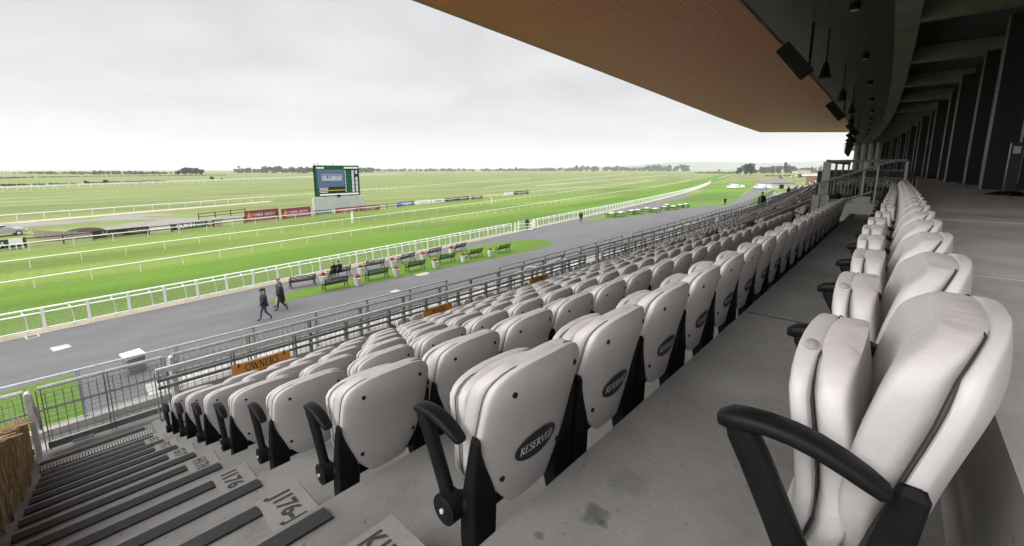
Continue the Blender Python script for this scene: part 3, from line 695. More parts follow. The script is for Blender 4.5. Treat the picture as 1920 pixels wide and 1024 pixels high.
extrude(seatprof, -7, -.42, m); extrude(aisleprof, -.42, .71, m, .4); extrude(seatprof, .71, 13.2, m); extrude(pitprof, 13.2, 19.0, m); extrude(seatprof, 19.0, 118, m, 3)
m.box((.70, 7.26, EYE - 3.665), (.02, .40, .345)); m.box((-.41, 7.26, EYE - 3.665), (.02, .40, .345))
m.build('terrace_steps', K['conc'], stand, fix=False)
m = MB(); extrude([(-16, -.52), (-.2, -.52), (-.2, -1.05)], -7, 118, m, 2.); m.build('concourse_floor', K['terrazzo'], stand, fix=False)
m = MB(); extrude([(8.43, -5.08), (10.62, -5.08), (10.62, -5.3), (11.5, -5.3), (11.5, -5.5)], 6.4, 118, m, 2.); m.box((6.4, 9.5, EYE - 5.29), (.02, 2.2, .42)).build('lower_terrace', K['conc_pale'], stand, fix=False)
m = MB(); extrude([(12.62, -5.5), (12.62, -5.36), (12.905, -5.36), (12.905, -5.5)], -7, 118, m, 2.); m.build('edge_kerb', K['conc_pale'], stand, fix=False)
for p in (10.2, 10.55): 
    m = MB(); extrude([(p, -5.494), (p + .09, -5.494)], -7, 6.38, m, 1.5); m.build('yellow_line', K['yellow'], stand, fix=False)
m = MB(); extrude([(8.7, -5.496), (12.4, -5.496)], -7, 6.38, m, 1.5); m.build('walkway_grating', K['conc_pale'], stand, fix=False)
# half steps, grip strips and row tiles of the stair aisles
LET = {1: 'K', 2: 'J', 3: 'I', 4: 'H', 5: 'G', 6: 'F', 7: 'E'}
def aisle(a, b, tiles):
    hs = MB()
    for n in range(1, 8):
        s = (a + b) / 2; p0, p1 = NOSE(n - 1), NOSE(n - 1) + .45
        c = W(s, (p0 + p1) / 2, TREAD(n) + .0875); hs.box((c[0], c[1] + .001, c[2]), (b - a, .452, .175), yawat(s))
    hs.build('half_steps', K['conc'], stand)
    for n in range(0, 8):
        s = (a + b) / 2
        for half in (0, 1):
            if half and n == 0: continue
            p = NOSE(n) - .075 if not half else NOSE(n - 1) + .45 - .075
            z = TREAD(n) + (.175 if half else 0)
            e = b - .07 if not half else b - .2
            if n == 0: e = b + .0
            c = W((a + .05 + e) / 2, p, z + .006); m = MB()
            m.box((0, 0, 0), (e - a - .05, .075, .012)); o = m.build('grip_strip', K['grip'], stand); o.location = c; o.rotation_euler = (0, 0, yawat(s))
        if tiles and n:
            c = W(b - .098, NOSE(n - 1) + .45 - .145, TREAD(n) + .175 + .004)
            o = MB().box((0, 0, 0), (.192, .285, .010)).build('row_tile', K['tile'], stand); o.location = c
            mb = sans_mb(LET[n] + '176-' + LET[n], .085, .235, .0065, 0, .004); mb.xf(Matrix.Rotation(-PI / 2, 4, 'Z'))
            l = mb.build('lettering', K['darkink'], o, fix=False); l.location = (-.01, 0, 0)
            MB().box((b + .0015, c[1], c[2] - .09), (.006, .30, .17)).build('tile_edge', K['darkink'], stand)
aisle(-.42, .71, True); aisle(11.75, 12.85, False); aisle(26.2, 27.3, False)
m = MB().box((.145, 7.50, EYE - 3.660), (1.13, .11, .008)); m.build('drain_channel', K['darkink'], stand)
m = MB()
for i in range(40): m.box((-.42 + .014 + i * .0285, 7.50, EYE - 3.654), (.017, .11, .006))
m.build('drain_grate', K['conc_pale'], stand)
for p, z, a, b in ((7.68, -3.665, -.4, .62), (7.16, -3.665, -.4, .3)):
    MB().box(((a + b) / 2, p, EYE + z + .006), (b - a, .07, .012)).build('grip_strip', K['grip'], stand)
for s in (3.42, 9.5): MB().box((s, .285, EYE - 1.04 + .001), (.012, .96, .004)).build('floor_joint', K['darkink'], stand)
for s in (3.1, 6.4, 9.6, 12.8, 16, 20, 24, 30): MB().box((s, -2.2 + s*s/BOW, EYE - .52 + .001), (.01, 3.96, .003), yawat(s)).build('floor_joint', K['conc_pale'], stand)
for p in (-.95, -1.65):
    m = MB(); extrude([(p, -.5185), (p + .012, -.5185)], 2, 60, m, 2); m.build('floor_joint', K['conc_pale'], stand, fix=False)
# end wall, vomitory
m = MB().box((13.1, .74, EYE - 1.35), (.2, 1.86, 1.14)); m.build('end_wall', K['conc_pale'], stand)
for p in (.05, .72, 1.5): MB().box((13.1, p, EYE - .70), (.24, .34, .15)).build('coping_block', K['conc_pale'], stand)
m = MB().box((13.1, .74, EYE - .74), (.18, 1.84, .06)); m.build('wall_coping', K['conc'], stand)
m = MB().box((18.95, 1.05, EYE - 1.7), (.12, 2.6, 3.3))
for i in range(18): m.box((18.87, -.2 + i * .145, EYE - 1.7), (.05, .05, 3.3))
m.build('vomitory_cladding', K['fin'], stand)
m = MB().box((16, 1.72, EYE - 2.1), (5.6, .06, 2.6)); m.build('vomitory_side', K['darkceil'], stand)
# seat mounting tubes along each row
for n in range(0, 8):
    for a, b in ((.72, 11.7), (13.4, 26.)) if n else ((.72, 12.9),):
        if n == 1 and a > 13: continue
        m = MB().tube([W(s, NOSE(n - 1) + .055, TREAD(n) + .22) for s in svals(a, b, 2)], .026, 8)
        m.build('mounting_tube', K['tube'], stand, smooth=True)
# ---- canopy
def curve(tab, n=60):
    s = np.array([q[0] for q in tab]); p = np.array([q[1] for q in tab])
    c = np.polyfit(s, p, 3); xs = np.linspace(s.min(), s.max(), n); return [(x, float(np.polyval(c, x))) for x in xs], (lambda x: float(np.polyval(c, x)))
END = -3.0  # unseen near end of the canopy, cut short to let sky light under it
fr, froof = curve([(END, 15.9), (2, 16.1), (12.1, 16.3), (18, 16.75), (28, 17.75), (37.4, 18.4), (53.2, 19.4), (72.2, 20.6), (96.4, 22.0)], 60)
zr = EYE + 7.2
top = [(s, p) for s, p in fr]; back = [(-40, -12), (20, -10), (60, -6), (108.5, 8.7)]
poly = top + [(108.3, 8.9), (112, 3.0), (60, -6), (20, -10), (END, -12)]
m = MB(); m.prism(poly, zr, zr + .12); m.build('canopy_soffit', K['wood'], stand)
m = MB(); A = [(s, p + .01, zr - .03) for s, p in top]; Bt = [(s, p + .05, zr + .3) for s, p in top]
m.strip(A, Bt); m.strip([(s, p - .12, zr - .012) for s, p in top], A); m.strip([(96.4, 22.0, zr - .03), (108.3, 8.9, zr - .03), (112, 3, zr - .03)], [(96.5, 22.1, zr + .3), (108.4, 8.95, zr + .3), (112.1, 3, zr + .3)]); m.build('canopy_edge', K['woodedge'], stand, fix=False)
m = MB(); m.prism([(s, p + .2) for s, p in top] + [(112.2, 3.0), (60, -6), (20, -10), (END, -12)], zr + .14, zr + .6); m.build('canopy_roof', K['galvdark'], stand)
# ---- balcony with dark underside
zb = EYE + 3.9
pb = lambda s: .50 + s * s / 1560
eb = lambda s: float(np.interp(s, [-10, 11.6, 16.7, 28.1, 41.4, 58, 73.6, 95, 116], [3.3, 3.3, 3.34, 3.50, 3.83, 4.55, 5.6, 7.65, 10.4]))
pw = lambda s: -2.3 + s * s / 1560
ss = svals(1.5, 116, 1.5)  # unseen near end of balcony and glazing, set back to brighten the concourse
m = MB(); m.strip([(s, eb(s), zb) for s in ss], [(s, pb(s) - .02, zb) for s in ss]); m.build('balcony_soffit', K['darkceil'], stand, fix=False)
m = MB(); m.strip([(s, eb(s), zb - .02) for s in ss], [(s, eb(s) + .1, zb + 1.4) for s in ss]); m.strip([(s, eb(s) + .1, zb + 1.4) for s in ss], [(s, eb(s) - .1, zb + 1.4) for s in ss]); m.add([(116, eb(116), zb - .02), (116, pb(116), zb - .02), (116, pb(116), zb + 1.4), (116, eb(116) + .1, zb + 1.4)], ((0, 1, 2, 3),))
m.build('balcony_front', K['fascia'], stand, fix=False)
m = MB(); m.strip([(s, eb(s) + .006, zb - .035) for s in ss], [(s, eb(s) + .006, zb + .05) for s in ss]); m.strip([(s, eb(s) - .03, zb - .012) for s in ss], [(s, eb(s) + .006, zb - .035) for s in ss]); m.build('balcony_drip_edge', K['woodedge'], stand, fix=False)
secs = [[(s, pb(s), zb - .03), (s, pb(s) - .5, zb - .03), (s, pb(s) - .5, zb + .62), (s, pb(s), zb + .62)] for s in ss]
m = MB(); m.loft(secs); m.build('edge_beam', K['beam'], stand)
m = MB(); m.strip([(s, pb(s) - .45, zb + .55) for s in ss], [(s, pw(s) - .6, zb + .55) for s in ss]); m.build('floor_slab', K['slab'], stand, fix=False)
k = 4.2
while k < 112:
    yw = math.atan(2 * k / 1560); c = Vector((math.sin(-yw), math.cos(yw), 0)); a = Vector((k, pb(k) - .495, zb + .25)); b = a - c * (pb(k) - pw(k) - .45)
    MB().bar(a, b, .34, .54).build('ceiling_rib', K['beam'], stand); k += 6.05
# ---- glazed back wall
m = MB(); m.strip([(s, pw(s), EYE - .52) for s in ss], [(s, pw(s), zb + .6) for s in ss]); m.build('glazing', K['glass'], stand, fix=False)
m = MB(); m.strip([(s, pw(s) + .02, zb - .05) for s in ss], [(s, pw(s) + .02, zb + .55) for s in ss]); m.build('bulkhead', K['fin'], stand, fix=False)
k = 8.0; i = 0
while k < 112:
    w = .62 if i % 2 == 0 else .5; yw = math.atan(2 * k / 1560)
    t0 = inst('mullion_fin', MB().box((0, w / 2, 2.2), (.10, w, 4.42)).mesh('mullion_fin', K['fin']), stand, (k, pw(k), EYE - .52), (0, 0, yw))
    inst('edge_trim', MB().box((-.052, w - .03, 2.2), (.012, .045, 4.4)).mesh('edge_trim', K['trim']), t0)
    k += 4.6; i += 1
for s, z0, z1, mt in ((44, .25, 1.45, 'daylight_paint'), (29.3, -.5, 1.9, 'daylight_paint'), (17.2, -.35, 1.6, 'daylight_paint'), (66, .1, 1.2, 'daylight_paint'), (71, .1, 1.2, 'daylight_paint'), (76, .1, 1.2, 'daylight_paint')):  # pale panels on the dark glass, daylight put into their colour
    yw = math.atan(2 * s / 1560); o = MB().box((0, .03, (z0 + z1) / 2), (1.1 if s > 30 else .5, .02, z1 - z0)).build('daylight_panel', K[mt], stand); o.location = (s, pw(s), EYE); o.rotation_euler = (0, 0, yw)
for i, (s, off) in enumerate(((84, 1.0), (85.2, 1.8), (86.4, 2.6), (87.6, 3.4))):
    MB().tube([(s, pw(s) + off, EYE - .52), (s, pw(s) + off, zb)], .45, 14).build('end_pier', K['conc_pale'], stand, smooth=True)
# ---- things hung from the balcony
def speaker(s, lab):
    p = float(np.interp(s, [14, 28, 43, 116], [2.27, 2.7, 3.05, 9.4])); t = thing('loudspeaker', lab, 'loudspeaker', (s, p, zb), math.atan(2 * s / 1560), 'loudspeakers under the balcony')
    MB().tube([(0, 0, 0), (0, 0, -1.08)], .035, 8).build('hanging_pole', K['black'], t)
    b = MB().box((0, 0, 0), (.34, .36, 1.02)).box((0, .185, 0), (.30, .02, .96)); b.xf(Matrix.Translation((-.02, .34, -.92)) @ Matrix.Rotation(math.radians(-38), 4, 'X')); b.build('cabinet', K['black'], t)
    MB().bar((0, 0, -.98), (0, .3, -.85), .06).bar((0, 0, -1.05), (0, .24, -1.1), .05).build('bracket', K['galvdark'], t)
ORD = ['first','second','third','fourth','fifth','sixth','seventh','eighth','ninth','tenth','eleventh','twelfth','thirteenth','fourteenth','fifteenth','sixteenth','seventeenth','eighteenth','nineteenth','twentieth','twenty-first','twenty-second','twenty-third','twenty-fourth','twenty-fifth','twenty-sixth']
for i, s in enumerate((14.6, 28.2, 42, 53, 62, 70, 78, 86, 93, 100, 107)): speaker(s, f'{ORD[i]} black loudspeaker along the canopy side edge of the dark balcony soffit')
def pendant(s, lab):
    p = float(np.interp(s, [15, 26, 110], [2.02, 2.2, 8.6])); t = thing('pendant_lamp', lab, 'lamp', (s, p, zb), 0, 'pendant lamps under the balcony')
    MB().tube([(0, 0, 0), (0, 0, -.95)], .022, 8).build('stem', K['black'], t)
    MB().tube([(0, 0, -.9), (0, 0, -1.0), (0, 0, -1.32)], [.05, .08, .16], 14).build('lamp_shade', K['black'], t, smooth=True)
for i, s in enumerate((15.5, 20.9, 25.8, 31, 36, 41, 47, 54)): pendant(s, f'{ORD[i]} black pendant lamp along the dark balcony soffit')
k = 13.6; i = 0
while k < 95:
    t = thing('ceiling_light', f'{ORD[i]} small round light on the soffit beside the concrete edge beam', 'ceiling light', (k, pb(k) + .72, zb), 0, 'round soffit lights')
    MB().cyl((0, 0, .002), (0, 0, -.16), .11, 14).build('housing', K['black'], t, smooth=True); MB().cyl((0, 0, -.14), (0, 0, -.175), .085, 14).build('lens_ring', K['galv'], t, smooth=True)
    k += 6.05; i += 1
# ---- concourse posts
def qpost(P, lab, h=1.02):
    t = thing('queue_post', lab, 'post', P)
    MB().box((0, 0, h / 2 + .02), (.20, .16, h)).build('pillar', K['fin'], t)
    MB().tube([(0, 0, 0), (0, 0, .025), (0, 0, .1)], [.34, .33, .12], 4).build('foot_plate', K['fin'], t)
    MB().box((-.102, 0, h - .12), (.006, .1, .14)).build('label_plate', K['board_grey'], t)
qpost((13.1, -1.56, EYE - .52), 'black square post with flared foot near the glazed wall'); qpost((22.5, -1.75, EYE - .52), 'second black square post standing farther along the glazed wall')
# ---- guard rails
def guard(s0, s1, p, zt, zbase, label, name='guard_rail', pitch=1.2, mesh=None, box=False, sub=(), kick=None, group='steel guard rails of the stand', plate=True, wst=.1):
    org = W(s0, p, zbase); t = thing(name, label, 'railing', org, 0, group)
    S_ = svals(s0, s1, 2.5)
    def line(z, nm, r, mat, bx):
        m = MB(); P = [W(s, p, z) for s in S_]
        if bx:
            for a, b in zip(P[:-1], P[1:]): m.bar(a, b, bx[0], bx[1])
        else: m.tube(P, r, 8)
        m.build(nm, mat, t, org, not bx)
    line(zt, 'top_rail', .03, K['galv'], (.05, .07) if box else None)
    for z in sub: line(z, 'middle_rail', .018, K['galvdark'], (.03, .045))
    if kick: line(kick, 'bottom_rail', .03, K['galvdark'], (.02, .09))
    h = zt - zbase
    pm = MB().box((-.022, 0, h / 2), (.010, .07, h)).box((.022, 0, h / 2), (.010, .07, h)).mesh('post', K['galvdark']) if plate else MB().box((0, 0, h / 2), (.05, .06, h)).mesh('post', K['galvdark'])
    k = int((s1 - s0) / pitch)
    for i in range(min(k + 1, 95)):
        s = s0 + (s1 - s0) * i / k; q = W(s, p, zbase); inst('post', pm, t, tuple(Vector(q) - Vector(org)), (0, 0, yawat(s)))
    if mesh:
        z0, z1, e = mesh; m = MB(); s = s0 + .05; e = min(e, s1)
        while s < e:
            m.bar(W(s, p + .03, z0), W(s, p + .03, z1), .007); s += wst
        for z in np.arange(z0, z1 + .01, wst * .8):
            SS = svals(s0, e, 3)
            for a, b in zip(SS[:-1], SS[1:]): m.bar(W(a, p + .03, z), W(b, p + .03, z), .007)
        m.build('wire_mesh', K['wire'], t, org, fix=False)
    return t
guard(-2.5, -.45, 8.3, -2.9, -3.84, 'short middle railing behind the brushwood screen', mesh=(-3.7, -3.0, 99), kick=-3.76)
gt = guard(-.32, 1.0, 8.3, -2.9, -3.80, 'wire mesh gate across the foot of the stair aisle', 'mesh_gate', .66, mesh=(-3.68, -3.0, 99), kick=-3.74, wst=.085)
MB().box((.34, 0, .012), (.22, .05, .05)).build('floor_bolt', K['galv'], gt)
guard(1.12, 11.8, 8.3, -2.9, -3.84, 'middle railing with wire mesh behind the orange boards', 'guard_rail', 1.05, mesh=(-3.7, -3.0, 99), kick=-3.76)
guard(12.9, 26, 8.3, -2.9, -3.84, 'middle railing of the second seating block', mesh=(-3.7, -3.0, 20), kick=-3.76); guard(27.3, 112, 8.3, -2.9, -3.84, 'long middle railing running on to the far end of the stand', pitch=1.6)
guard(-5, 10.35, 12.8, -4.28, -5.36, 'outer railing with wire mesh at the stand edge above the apron', pitch=1.65, mesh=(-5.2, -4.4, 99), sub=(-4.95,), wst=.13)
guard(13.4, 25.3, 12.8, -4.28, -5.36, 'second length of outer railing past the lower stairs', pitch=1.5, sub=(-4.5, -4.7, -4.9, -5.1)); guard(26.9, 112, 12.8, -4.28, -5.36, 'last and longest length of outer railing towards the far end', pitch=1.6, sub=(-4.6, -4.95))
BARS = [(.80, 11.8, 'front barrier below row E carrying the orange boards'), (12.95, 26, 'front barrier before the second seating block'), (27.3, 42.3, 'front barrier before the third seating block'), (43.9, 112, 'front barrier along the far seating blocks')]
for a, b, l in BARS: guard(a, b, 7.4, -2.77, -3.49, l, 'front_barrier', .868, box=True, sub=(-2.91, -3.02), plate=True)
guard(42.4, 43.6, 7.9, -2.35, -3.84, 'small tall barrier frame where the man in black stands', 'front_barrier', .6, box=True, sub=(-2.6, -2.9))
for i, (a, b, w1, w2) in enumerate(((1.68, 2.53, 'closest to the stair aisle', 1), (5.28, 6.08, 'midway along the front barrier', 1), (8.9, 9.72, 'farthest along the front barrier', 1))):
    O = W(a, 7.4, -3.44); t = thing('notice_board', f'orange OWNERS & TRAINERS board {w1}', 'notice board', O, yawat(a), 'orange notice boards'); w = b - a
    MB().box((w / 2, -.045, .225), (w, .02, .45)).build('board', K['sign'], t)
    for txt, z, k in (('OWNERS', .365, .58), ('& TRAINERS', .205, .84)):
        mb = serif_mb(txt, .12, w * k); mb.xf(Matrix.Translation((w / 2, -.0575, z)) @ Matrix.Rotation(PI / 2, 4, 'X')); mb.build('lettering', K['darkink'], t, fix=False)
    for x in (.09, w - .09): MB().bar((x, -.058, .40), (x, -.058, .47), .014).build('cable_tie', K['black'], t)
# railing at the vomitory, handrails of its stair
V0, V1 = W(13.2, 1.34, -.62), W(13.2, -.12, -.62)
t = thing('vomitory_railing', 'steel balustrade on the low wall at the end of the walkway', 'railing', V0)
up = Vector((0, 0, 1))
MB().bar(Vector(V0) + up * .82, Vector(V1) + up * .82, .05, .06).build('top_rail', K['darksteel'], t, V0)
for z in (.42, .60): MB().bar(Vector(V0) + up * z, Vector(V1) + up * z, .03).build('middle_rail', K['darksteel'], t, V0)
for k in (0, .5, 1): q = Vector(V0).lerp(Vector(V1), k); MB().box((q.x, q.y, q.z + .36), (.04, .16 if k == 0 else .05, .9)).build('post', K['galvdark'], t, V0)
for y0, x0, x1 in ((Vector(V0), 13.2, 19), ): MB().bar(y0 + up * .82, y0 + up * .82 + Vector((5.6, 0, 0)), .06, .08).build('side_rail', K['darksteel'], t, V0)
for k in (1.9, 3.7, 5.5): MB().box((V0[0] + k, V0[1], V0[2] + .36), (.05, .05, .9)).build('post', K['darksteel'], t, V0)
m = MB()
for k in np.arange(.05, 1.7, .07): m.bar((13.2, V0[1] - k, V0[2] + .02), (13.2, V0[1] - k, V0[2] + .42), .008)
m.build('wire_mesh', K['wire'], t, V0, fix=False)
t = thing('stair_handrail', 'sloping double handrail rising towards the balustrade beside row K', 'handrail', W(13.0, 2.3, -.95))
O = W(13.0, 2.3, -.95); pp = lambda p, z: W(12.96, p, z)
MB().tube([pp(2.5, -.76), pp(1.6, -.404), pp(.22, .153), pp(.1, .17)], .024, 8).build('upper_rail', K['galvdark'], t, O, True)
MB().tube([pp(1.45, -.93), pp(.55, -.57), pp(.42, -.50)], .020, 8).build('lower_rail', K['galvdark'], t, O, True)
for p, z0, z1 in ((1.42, -1.3, -.33), (.36, -.9, .09)): MB().bar(pp(p, z0), pp(p, z1), .035).build('post', K['galvdark'], t, O)
for p, s, lab in ((.25, 16.4, 'pale flowers in a dark tub behind the balustrade'), (1.0, 17.3, 'second dark tub of pale flowers deeper behind the balustrade')):
    q = W(s, p, -.9); t = thing('flower_tub', lab, 'plant pot', q); MB().tube([(0, 0, -2.5), (0, 0, .3)], [.2, .24], 12).build('tub', K['fin'], t)
    m = MB()
    for i in range(220):
        c = Vector((random.gauss(0, .15), random.gauss(0, .19), .42 + abs(random.gauss(0, .12)))); a = random.random() * 6
        m.poly([tuple(c + Vector((math.cos(a + j * 2.1), math.sin(a + j * 2.1), random.uniform(-.5, .5))) * .06) for j in range(3)])
    m.build('blooms', K['flash'], t, fix=False)
# stair-foot newels with descending handrails
for s, lab in ((-.40, 'steel newel and handrail at the stair foot by the brushwood screen'), (1.06, 'steel newel and handrail at the stair foot beside the first seats')):
    O = W(s, 7.95, -3.84); t = thing('newel_rail', lab, 'handrail', O)
    for dy in (0, .16): MB().box((0, dy, .5), (.05, .10, 1.0 - dy * .9)).build('newel_post', K['galv'], t)
    MB().tube([(0, -.06, 1.02), (0, .05, 1.02), (0, .30, .80), (0, .50, .46), (0, .58, .40), (0, .60, .30)], .032, 10).build('handrail', K['galv'], t, smooth=True)
    MB().tube([(.04, -.02, .86), (.04, .2, .70), (.04, .42, .34)], .022, 8).build('handrail', K['galv'], t, smooth=True)
# handrails on the lower stairs
for s in (10.9, 12.6, 25.7, 26.6):
    O = W(s, 8.6, -5.0); t = thing('stair_handrail', {10.9: 'sloping handrail at the first lower stair just past the outer railing end', 12.6: 'sloping handrail on the other side of the first lower stair', 25.7: 'sloping handrail where the second length of outer railing ends', 26.6: 'sloping handrail where the longest outer railing starts'}[s], 'handrail', O, 0)
    MB().tube([W(s, 8.6, -3.2), W(s, 9.0, -3.25), W(s, 11.2, -4.35), W(s, 12.6, -4.75)], .028, 8).build('upper_rail', K['galv'], t, O, True)
    MB().tube([W(s, 8.9, -3.6), W(s, 11.2, -4.7), W(s, 12.6, -5.1)], .022, 8).build('lower_rail', K['galv'], t, O, True)
    for p, zt in ((8.7, -3.2), (10., -3.75), (11.2, -4.35)): MB().bar(W(s, p, -5.5), W(s, p, zt), .05).build('post', K['galvdark'], t, O)
# brushwood screen beside the stair
O = (-.6, 5.3, EYE - 3.2); t = thing('brushwood_screen', 'tan brushwood screen bundled with wire along the stair aisle', 'screen', O)
zt_ = lambda p: EYE - 2.16 - .374 * (p - 5.3)
m = MB(); P0, P1 = 2.6, 7.72
m.add([(-.82, P0, EYE - 2.6), (-.47, P0, EYE - 2.6), (-.47, P1, EYE - 3.95), (-.82, P1, EYE - 3.95), (-.82, P0, zt_(P0) - .03), (-.47, P0, zt_(P0) - .03), (-.47, P1, zt_(P1) - .03), (-.82, P1, zt_(P1) - .03)], ((0,1,2,3),(4,5,6,7),(0,1,5,4),(1,2,6,5),(2,3,7,6),(3,0,4,7)))
m.build('brush_core', K['willowdark'], t, O)
m = MB()
for i in range(3000):
    p = random.uniform(P0, P1); x = -.455 + random.uniform(-.02, .02); z1 = zt_(p) + random.uniform(-.08, .03); z0 = z1 - random.uniform(.12, .5)
    if random.random() < .5: z1 -= random.uniform(0, .55); z0 = z1 - random.uniform(.1, .35)
    l = random.gauss(0, .09)
    m.bar((x, p, z0), (x + random.gauss(0, .008), p + l * (z1 - z0) / .4, z1), random.uniform(.006, .013))
for i in range(900):
    p = random.uniform(P0, P1); x = random.uniform(-.82, -.46); a = random.gauss(PI / 2, .5); l = random.uniform(.08, .25)
    z = zt_(p) - .02 + random.uniform(0, .02); m.bar((x, p, z), (x + math.cos(a) * l, p + math.sin(a) * l, z - .374 * math.sin(a) * l), .01)
m.build('brush_twigs', K['willow'], t, O, fix=False)
for d in (.2, .52): MB().tube([(-.437, p, zt_(p) - d) for p in (P0, P1)], .006, 5).build('binding_wire', K['black'], t, O)
# ================================================================== SEATS
def ip(h, H, Y): return float(np.interp(h, H, Y))
TOPH = .835
YRH, YRY = [.33, .40, .49, .58, .69, .755, .795, .835], [.088, .078, .064, .047, .018, .002, .001, .016]
def yr0(h): return sum(ip(h + d, YRH, YRY) for d in (-.05, -.03, -.01, .01, .03, .05)) / 6
def hw(h):
    w = .231
    if h > .69: f = min((h - .69) / .146, .986); w *= (1 - f ** 3.3) ** (1 / 3.0)
    if h < .60: f = (.60 - h) / .27; w *= (1 - .60 * f ** 2.0)
    return w
def wrap(x): return .040 * (abs(x) / .236) ** 2.4
def yr(x, h): return yr0(h) + wrap(x)
def sgp(v, e): return math.copysign(abs(v) ** e, v)
def section(W_, y0, y1, h, e, n, fn=None):
    out = []
    for j in range(n):
        a = 2 * PI * j / n; x = W_ * sgp(math.cos(a), e); v = sgp(math.sin(a), e)
        y = (y0 + y1) / 2 + (y1 - y0) / 2 * v
        if fn: y = fn(x, y, v, h)
        out.append((x, y + wrap(x), h))
    return out
def seat_meshes():
    me = {}
    hs = [.33, .335, .345, .365, .40, .44, .49, .54, .59, .64, .68] + [.68 + .155 * math.sin(a) for a in np.linspace(.12, PI / 2, 16)]
    secs = []
    for i, h in enumerate(hs):
        k = 1.0 if 0 < i < len(hs) - 1 else .90
        T = .037 * min(1, .45 + (h - .33) * 8) * min(1, .55 + (TOPH - h) * 8)
        secs.append(section(hw(h) * k, yr0(h), yr0(h) + T, h, .42, 36))
    me['back_shell'] = MB().loft(secs).mesh('back_shell', K['shell'], True, angle=math.radians(60))
    hs2 = [.36, .364, .375, .40, .44, .50, .56, .62, .67] + [.67 + .158 * math.sin(a) for a in np.linspace(.1, PI / 2, 20)]
    secs = []
    def dome(x, y, v, h):
        if v <= 0: return y
        sm = lambda u: max(0, min(1, u)) ** 2 * (3 - 2 * max(0, min(1, u)))
        inner = 1 / (1 + (x / .155) ** 8) * sm((.79 - h) / .12) * sm((h - .38) / .1)
        return y + v * (.012 * (1 - (x / .24) ** 2) - .009 * inner)
    for i, h in enumerate(hs2):
        t = sum(ip(h + d_, [.36, .45, .55, .63, .70, .76, .80, .828], [.034, .042, .066, .078, .084, .081, .066, .034]) for d_ in (-.03, -.01, .01, .02)) / 4; k = .992 if 1 < i < len(hs2) - 2 else (.95 if 0 < i < len(hs2) - 1 else .86)
        y0 = yr0(h) + .032 * min(1, .6 + (TOPH - h) * 6)
        secs.append(section(hw(h) * k, y0, y0 + t, h, .46, 64, dome))
    me['back_cushion'] = MB().loft(secs).mesh('back_cushion', K['vinyl'], True, angle=math.radians(70))
    # dark welt between shell and cushion
    def welt(hl, wfn, yfn, r):
        P = [(-wfn(h), yfn(h) + wrap(wfn(h)), h) for h in hl] + [(wfn(h), yfn(h) + wrap(wfn(h)), h) for h in hl[::-1]]
        return MB().tube(P, r, 5)
    hl = [.40, .46, .54, .62, .68, .72, .755, .78, .80, .812, .820, .826]
    me['welt'] = welt(hl, lambda h: hw(h) * .993, lambda h: yr0(h) + .0355 * min(1, .6 + (TOPH - h) * 6), .0015).mesh('welt', K['seam'], True)
    # folded seat
    def sw(h):
        w = .215
        if h > .66: f = min((h - .66) / .092, .985); w *= (1 - f ** 3.2) ** (1 / 3.)
        if h < .50: f = (.50 - h) / .13; w *= (1 - .32 * f ** 2)
        return w
    yf_ = lambda h: ip(h, [.37, .40, .44, .49, .55, .66, .71, .75], [.250, .264, .249, .236, .236, .251, .262, .254])
    yf = lambda h: sum(yf_(h + d) for d in (-.03, -.01, .01, .03)) / 4
    hs3 = [.37, .374, .385, .41, .45, .49, .54, .59, .63, .67, .70, .722, .736, .745, .75]
    A, B = [], []
    for i, h in enumerate(hs3):
        e = .8 if i in (0, len(hs3) - 1) else 1
        A.append([(x, y - 1.2 * wrap(x), z) for x, y, z in section(sw(h) * e, yf(h) - .036 * e, yf(h), h, .42, 32)])
        B.append([(x, y - 1.2 * wrap(x), z) for x, y, z in section(sw(h) * e * .992, yf(h) - .036 - .054 * (.5 if e < 1 else 1), yf(h) - .033, h, .48, 36)])
    me['seat_shell'] = MB().loft(A).mesh('seat_shell', K['shell'], True, angle=math.radians(60))
    me['seat_cushion'] = MB().loft(B).mesh('seat_cushion', K['vinyl'], True, angle=math.radians(70))
    hl2 = [.42, .50, .58, .65, .695, .72, .735, .743]
    P = [(-sw(h) * .994, yf(h) - .0355 - .2 * wrap(sw(h)), h) for h in hl2] + [(sw(h) * .994, yf(h) - .0355 - .2 * wrap(sw(h)), h) for h in hl2[::-1]]
    me['seat_welt'] = MB().tube(P, .0014, 5).mesh('seat_welt', K['seam'], True)
    # legs
    L = [(.628, .236, .244, .080, .108), (.615, .232, .248, .074, .112), (.58, .226, .249, .078, .120), (.52, .204, .250, .084, .132), (.45, .172, .251, .090, .146), (.38, .148, .252, .094, .158), (.28, .155, .252, .092, .162), (.12, .186, .250, .082, .152), (.02, .184, .249, .062, .164), (0, .182, .251, .056, .168)]
    for sg in (1, -1):
        secs = []
        for h, a, b, y0, y1 in L[::-1]:
            c = .006
            q = [(a + c, y0), (b - c, y0), (b, y0 + c), (b, y1 - c), (b - c, y1), (a + c, y1), (a, y1 - c), (a, y0 + c)]
            secs.append([(sg * x, y, h) for x, y in q])
        me['leg' + ('r' if sg > 0 else 'l')] = MB().loft(secs).mesh('leg', K['black'])
    me['crossbar'] = MB().tube([(-.2, .145, .33), (.2, .145, .33)], .022, 8).mesh('crossbar', K['black'], True)
    # arm
    X = -.272
    def rib(path, e=.6):
        secs = []
        for i, (y, h, w, t) in enumerate(path):
            a = path[max(i - 1, 0)]; b = path[min(i + 1, len(path) - 1)]
            d = Vector((b[0] - a[0], b[1] - a[1])).normalized(); nn = Vector((-d.y, d.x))
            secs.append([(X + w * sgp(math.cos(q), e), y + nn.x * t * sgp(math.sin(q), e), h + nn.y * t * sgp(math.sin(q), e)) for q in np.linspace(0, 2 * PI, 12, endpoint=False)])
        return secs
    m = MB()
